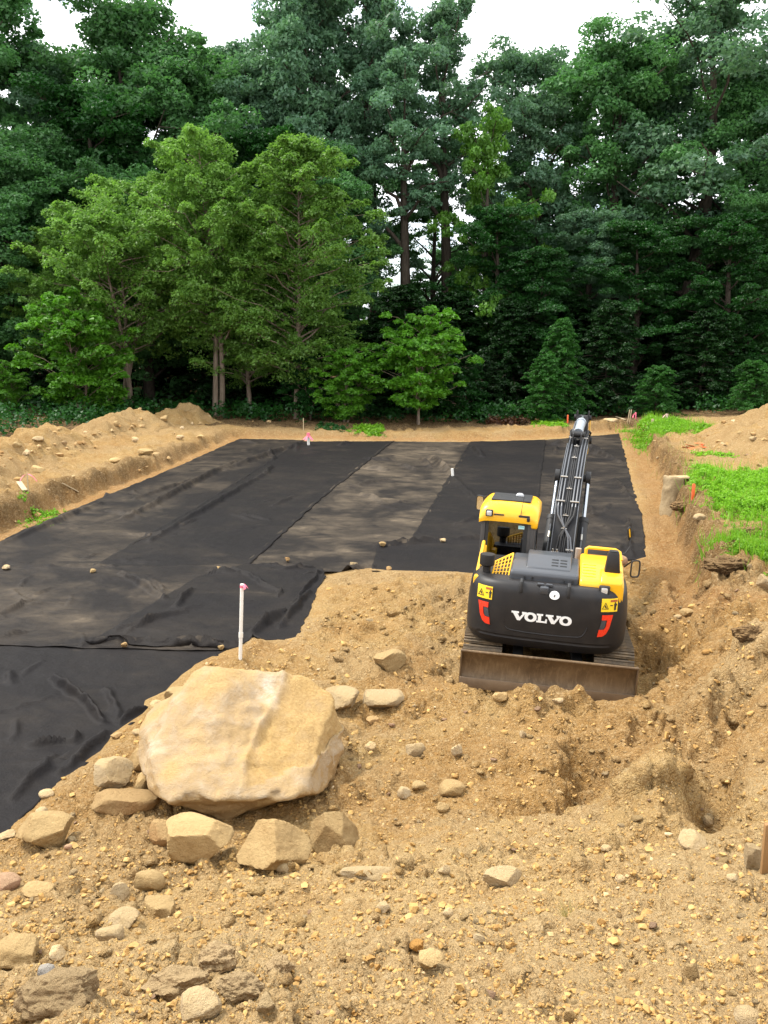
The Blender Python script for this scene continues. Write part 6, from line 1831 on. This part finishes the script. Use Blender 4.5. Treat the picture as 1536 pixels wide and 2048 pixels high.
PT('sapling', SAP[2], 620, 44.0, top_h(700, 44) / 4.0, 'darker sapling in the shade between feathery trunk and hanging sapling', cat='sapling', rz=5)
PT('sapling', SAP[1], 20, 41.0, top_h(740, 41.0) / 4.5, 'low green sapling at the frame edge beside the bushy maple sapling', cat='sapling', rz=3.1)
PT('sapling', SAP[2], 920, 44.0, top_h(700, 44) / 4.0, 'dim sapling in shade right of the bare footed maple sapling', cat='sapling', rz=0.1)
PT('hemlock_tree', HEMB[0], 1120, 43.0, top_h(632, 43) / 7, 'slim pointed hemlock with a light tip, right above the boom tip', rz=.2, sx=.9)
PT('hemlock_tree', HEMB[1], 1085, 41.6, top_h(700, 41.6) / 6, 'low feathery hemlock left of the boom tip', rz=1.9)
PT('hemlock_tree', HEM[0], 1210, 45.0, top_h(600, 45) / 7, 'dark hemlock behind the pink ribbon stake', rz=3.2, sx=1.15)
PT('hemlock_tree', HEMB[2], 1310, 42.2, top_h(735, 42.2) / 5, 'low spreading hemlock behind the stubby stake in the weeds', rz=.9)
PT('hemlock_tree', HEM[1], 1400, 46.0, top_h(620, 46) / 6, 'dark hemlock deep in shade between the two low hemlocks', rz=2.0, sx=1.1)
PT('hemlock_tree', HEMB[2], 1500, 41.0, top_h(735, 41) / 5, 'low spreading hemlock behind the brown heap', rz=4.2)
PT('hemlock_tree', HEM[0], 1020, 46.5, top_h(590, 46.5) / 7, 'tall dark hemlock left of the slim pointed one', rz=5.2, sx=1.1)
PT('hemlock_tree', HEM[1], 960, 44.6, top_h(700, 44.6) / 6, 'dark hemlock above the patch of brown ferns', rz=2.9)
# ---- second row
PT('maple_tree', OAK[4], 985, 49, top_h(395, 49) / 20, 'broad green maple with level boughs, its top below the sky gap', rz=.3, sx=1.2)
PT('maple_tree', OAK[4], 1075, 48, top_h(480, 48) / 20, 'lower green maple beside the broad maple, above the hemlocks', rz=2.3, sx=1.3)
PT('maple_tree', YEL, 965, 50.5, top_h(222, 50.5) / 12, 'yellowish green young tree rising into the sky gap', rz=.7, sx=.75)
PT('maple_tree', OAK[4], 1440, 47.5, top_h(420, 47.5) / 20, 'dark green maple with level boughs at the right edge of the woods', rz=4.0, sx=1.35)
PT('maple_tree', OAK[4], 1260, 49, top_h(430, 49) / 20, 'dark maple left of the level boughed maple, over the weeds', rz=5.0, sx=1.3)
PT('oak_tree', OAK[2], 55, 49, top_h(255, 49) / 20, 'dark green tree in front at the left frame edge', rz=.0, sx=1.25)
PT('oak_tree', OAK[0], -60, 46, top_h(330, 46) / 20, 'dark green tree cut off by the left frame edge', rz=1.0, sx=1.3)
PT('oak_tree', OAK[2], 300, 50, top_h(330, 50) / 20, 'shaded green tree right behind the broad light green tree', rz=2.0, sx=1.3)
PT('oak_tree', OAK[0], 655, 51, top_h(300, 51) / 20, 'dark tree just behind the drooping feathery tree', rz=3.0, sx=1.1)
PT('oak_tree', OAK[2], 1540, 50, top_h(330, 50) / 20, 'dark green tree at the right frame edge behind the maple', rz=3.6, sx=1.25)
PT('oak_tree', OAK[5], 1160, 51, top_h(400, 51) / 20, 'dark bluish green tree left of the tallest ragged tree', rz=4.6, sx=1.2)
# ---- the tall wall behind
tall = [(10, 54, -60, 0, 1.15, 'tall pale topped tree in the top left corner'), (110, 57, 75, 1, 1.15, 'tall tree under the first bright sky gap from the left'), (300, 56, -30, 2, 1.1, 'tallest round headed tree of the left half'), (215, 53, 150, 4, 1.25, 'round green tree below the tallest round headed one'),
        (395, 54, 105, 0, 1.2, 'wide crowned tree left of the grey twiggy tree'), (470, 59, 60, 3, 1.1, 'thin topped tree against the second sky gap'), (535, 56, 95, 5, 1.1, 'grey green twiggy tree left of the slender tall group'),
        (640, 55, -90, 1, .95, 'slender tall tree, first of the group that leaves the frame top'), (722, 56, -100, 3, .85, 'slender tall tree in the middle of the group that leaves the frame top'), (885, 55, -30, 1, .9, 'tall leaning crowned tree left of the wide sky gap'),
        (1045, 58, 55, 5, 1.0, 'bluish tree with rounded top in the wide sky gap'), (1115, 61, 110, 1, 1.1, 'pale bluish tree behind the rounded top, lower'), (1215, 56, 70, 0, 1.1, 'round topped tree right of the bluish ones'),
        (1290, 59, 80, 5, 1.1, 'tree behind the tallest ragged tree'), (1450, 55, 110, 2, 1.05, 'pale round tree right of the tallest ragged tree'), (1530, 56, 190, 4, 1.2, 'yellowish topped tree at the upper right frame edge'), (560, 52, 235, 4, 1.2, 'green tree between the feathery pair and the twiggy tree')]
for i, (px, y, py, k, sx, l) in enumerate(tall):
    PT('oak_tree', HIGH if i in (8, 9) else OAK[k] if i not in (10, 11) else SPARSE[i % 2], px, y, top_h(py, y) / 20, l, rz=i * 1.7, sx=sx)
PT('oak_tree', SPARSE[0], 1370, 53, top_h(-80, 53) / 20, 'tallest ragged dark tree, leaving the frame top on the right', rz=.5, sx=1.15)
PT('oak_tree', SPARSE[1], 745, 61, top_h(230, 61) / 20, 'open tree far behind the bright gap, its twigs thinning the light', rz=1.5, sx=.9)
PT('oak_tree', SPARSE[1], 868, 60, top_h(300, 60) / 20, 'lower open tree closing the side of the bright gap nearer the wide sky', rz=3.3, sx=.9)
PT('oak_tree', HIGH, 808, 52, top_h(70, 52) / 20, 'dark trunked open tree against the bright gap in the middle', rz=2.5, sx=1.0)
PT('oak_tree', HIGH, 1055, 55, top_h(180, 55) / 20, 'thin dark trunked tree showing against the blue sky holes', rz=4.2, sx=.9)
PT('oak_tree', SPARSE[0], 610, 57, top_h(-40, 57) / 20, 'open crowned tree with sky showing through, behind the slender group', rz=3.9, sx=.8)
# ---- trees deeper in, seen only between the others
rw = np.random.RandomState(3)
for i in range(34):
    px = -150 + 1840 * (i + rw.uniform(.1, .9)) / 34
    y = rw.uniform(62, 80)
    py = rw.uniform(300, 470) if px < 640 else (rw.uniform(570, 620) if px < 900 else rw.uniform(430, 540))
    PT('oak_tree', OAK[rw.randint(6)], px, y, top_h(py, y) / 20, 'dim tree deep in the wood behind the front trees', group='trees deep in the wood', rz=rw.uniform(0, 6), sx=1.6)
rw = np.random.RandomState(9)
for i in range(26):
    px = -150 + 1840 * (i + rw.uniform(.1, .9)) / 26
    y = rw.uniform(47, 58)
    py = rw.uniform(560, 660)
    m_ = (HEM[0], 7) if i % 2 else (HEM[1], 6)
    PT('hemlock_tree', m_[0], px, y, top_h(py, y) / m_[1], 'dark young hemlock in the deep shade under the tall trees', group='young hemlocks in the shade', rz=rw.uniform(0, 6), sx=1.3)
# the far side of the wood, one mass
r_ = np.random.RandomState(15)
n = 260
cs = np.stack([r_.uniform(-75, 75, n), r_.uniform(84, 100, n), r_.uniform(2.0, 11, n)], 1)
mk = (np.abs(cs[:, 0] - 1.9) < 3.5) & (cs[:, 2] > 5.5); cs = cs[~mk]
V, t = clump_leaves(cs, np.full(len(cs), 3.4), 90, .65, r_, .9, .3)
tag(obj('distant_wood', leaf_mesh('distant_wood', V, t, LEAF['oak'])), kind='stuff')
# low growth under the edge of the wood
def low_growth(name, n, x0, x1, y0, y1, h, leaf, kind, seed, per=26, gap=.0, rad_=.35, keep=None):
    r_ = np.random.RandomState(seed)
    x, y = r_.uniform(x0, x1, n), r_.uniform(y0, y1, n)
    k = perlin(x * .5, y * .5, seed=seed) + r_.uniform(-.3, .3, n) > gap
    if keep is not None: k &= keep(x, y)
    x, y = x[k], y[k]
    z = gz(x, y) + h * r_.uniform(.2, .9, len(x))
    V, t = clump_leaves(np.stack([x, y, z], 1), np.full(len(x), rad_) * r_.uniform(.6, 1.3, len(x)), per, leaf, r_, .8, .7, hollow=.1)
    return tag(obj(name, leaf_mesh(name, V, t, LEAF[kind])), kind='stuff')
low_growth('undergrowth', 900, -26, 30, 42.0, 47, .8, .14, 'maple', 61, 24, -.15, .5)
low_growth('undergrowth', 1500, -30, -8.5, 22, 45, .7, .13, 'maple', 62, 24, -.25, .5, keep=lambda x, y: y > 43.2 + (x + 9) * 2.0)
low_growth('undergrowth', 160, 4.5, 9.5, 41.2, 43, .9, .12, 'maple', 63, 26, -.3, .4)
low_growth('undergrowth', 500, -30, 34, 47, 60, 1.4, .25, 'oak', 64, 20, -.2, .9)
low_growth('brown_ferns', 60, 4.8, 6.6, 40.6, 41.6, .35, .10, 'yellow', 65, 16, -.5, .3).data.materials[0] = m_leaf('dead_fern', (.050, .022, .010), (.085, .036, .016), .2)

# ---- weeds on the bank
def weeds(name, outline, h, n, leaf, height, kind, seed, clump=.14, per=14):
    P = [at(a, b, h)[:2] for a, b in outline]
    r_ = np.random.RandomState(seed)
    lo, hi = np.min(P, 0), np.max(P, 0)
    x, y = r_.uniform(lo[0], hi[0], n), r_.uniform(lo[1], hi[1], n)
    d = poly_sd(P, x, y) + .55 * fbm(x * 1.1, y * 1.1, octs=4, seed=seed)
    k = (d < .15) & (r_.rand(n) < smooth(.15, -.6, d) + .06)
    x, y, d = x[k], y[k], d[k]
    hh = height * (.35 + .65 * smooth(0, -.6, d)) * (.75 + .7 * perlin(x * 1.5, y * 1.5, seed=seed + 1)) * r_.uniform(.5, 1.25, len(x))
    cs = np.stack([x, y, gz(x, y) + hh * .7], 1)
    V, t = clump_leaves(cs, clump * r_.uniform(.6, 1.3, len(x)), per, leaf, r_, .8, .9, hollow=.1, long=1.8)
    return tag(obj(name, leaf_mesh(name, V, t, LEAF[kind])), kind='stuff')
weeds('weeds', [(1262, 838), (1300, 832), (1350, 840), (1425, 858), (1405, 872), (1330, 868), (1300, 880), (1272, 862)], .6, 3200, .06, .16, 'weed', 71, .14)
weeds('weeds', [(1368, 938), (1400, 926), (1470, 940), (1620, 950), (1620, 1055), (1480, 1050), (1436, 1040), (1400, 1005), (1372, 962)], 1.0, 8500, .034, .26, 'weed', 72, .09, 16)
weeds('weeds', [(1412, 1108), (1450, 1082), (1520, 1068), (1620, 1065), (1620, 1140), (1500, 1135), (1470, 1105)], 1.0, 5000, .030, .26, 'weed', 73, .09, 18)
weeds('weeds', [(1500, 1150), (1600, 1140), (1600, 1170), (1520, 1165)], 1.0, 300, .05, .2, 'weed', 74, .13)
weeds('weeds', [(1390, 905), (1470, 905), (1480, 918), (1400, 918)], .75, 300, .06, .12, 'weed', 75, .13, 9)
weeds('grass_tuft', [(700, 850), (770, 854), (770, 868), (705, 864)], .12, 420, .08, .16, 'weed', 76, .15)
weeds('grass_tuft', [(640, 848), (690, 850), (690, 864), (640, 862)], .12, 160, .08, .14, 'maple', 77, .15)
weeds('grass_tuft', [(50, 975), (110, 970), (125, 985), (70, 1000), (45, 992)], .75, 260, .05, .14, 'weed', 78, .12)
weeds('grass_tuft', [(1060, 845), (1140, 842), (1140, 856), (1065, 856)], .2, 260, .08, .14, 'weed', 79, .14)
# upright blades and stalks among the weeds
def blades(name, outline, h, n, tall, wide, mat, seed):
    P = [at(a, b, h)[:2] for a, b in outline]
    r_ = np.random.RandomState(seed); lo, hi = np.min(P, 0), np.max(P, 0)
    x, y = r_.uniform(lo[0] - .4, hi[0] + .4, n), r_.uniform(lo[1] - .4, hi[1] + .4, n)
    d = poly_sd(P, x, y) + .55 * fbm(x * 1.1, y * 1.1, octs=4, seed=seed)
    k = (d < .45) & (r_.rand(n) < smooth(.5, -.4, d)); x, y = x[k], y[k]; n = len(x)
    z = gz(x, y) - .02; t_ = tall * r_.uniform(.4, 1.4, n); a = r_.uniform(0, 6.3, n); w = wide * r_.uniform(.6, 1.3, n)
    le = r_.normal(size=(n, 2)) * .28
    A = np.stack([x - np.cos(a) * w, y - np.sin(a) * w, z], 1); B = np.stack([x + np.cos(a) * w, y + np.sin(a) * w, z], 1)
    C = np.stack([x + le[:, 0] * t_, y + le[:, 1] * t_, z + t_], 1)
    V = np.stack([A, C, B], 1).reshape(-1, 3)
    return tag(obj(name, leaf_mesh(name, V, r_.rand(n), mat)), kind='stuff')
M_DRYG = m_leaf('dry_grass', (.22, .20, .06), (.32, .27, .10), .3)
W1 = [(1262, 838), (1300, 832), (1350, 840), (1425, 858), (1405, 872), (1330, 868), (1300, 880), (1272, 862)]
W2 = [(1368, 938), (1400, 926), (1470, 940), (1620, 950), (1620, 1055), (1480, 1050), (1436, 1040), (1400, 1005), (1372, 962)]
W3 = [(1412, 1108), (1450, 1082), (1520, 1068), (1620, 1065), (1620, 1140), (1500, 1135), (1470, 1105)]
for i, (w_, h_) in enumerate(((W1, .6), (W2, 1.0), (W3, 1.0))):
    blades('tall_grass', w_, h_, 3000, .36, .012, LEAF['weed'], 91 + i); blades('dry_grass', w_, h_, 420, .34, .008, M_DRYG, 95 + i)
blades('dry_grass', [(1310, 880), (1536, 880), (1536, 960), (1330, 930)], .8, 900, .22, .01, M_DRYG, 99)
p_ = hit(1140, 1832)[0]                                        # the one grass tuft on the near bank
r_ = np.random.RandomState(8); n_ = 60; a_ = r_.uniform(0, 6.3, n_); q_ = r_.uniform(0, .05, n_); t_ = r_.uniform(.06, .15, n_)
bx_, by_ = p_[0] + np.cos(a_) * q_, p_[1] + np.sin(a_) * q_
V = np.stack([np.stack([bx_ - .0015, by_, np.full(n_, p_[2] - .01)], 1), np.stack([bx_ + np.cos(a_) * t_ * .7, by_ + np.sin(a_) * t_ * .7, p_[2] + t_ * .8], 1), np.stack([bx_ + .0015, by_, np.full(n_, p_[2] - .01)], 1)], 1).reshape(-1, 3)
tag(obj('grass_tuft', leaf_mesh('grass_tuft', V, r_.rand(n_), M_DRYG)), kind='stuff')
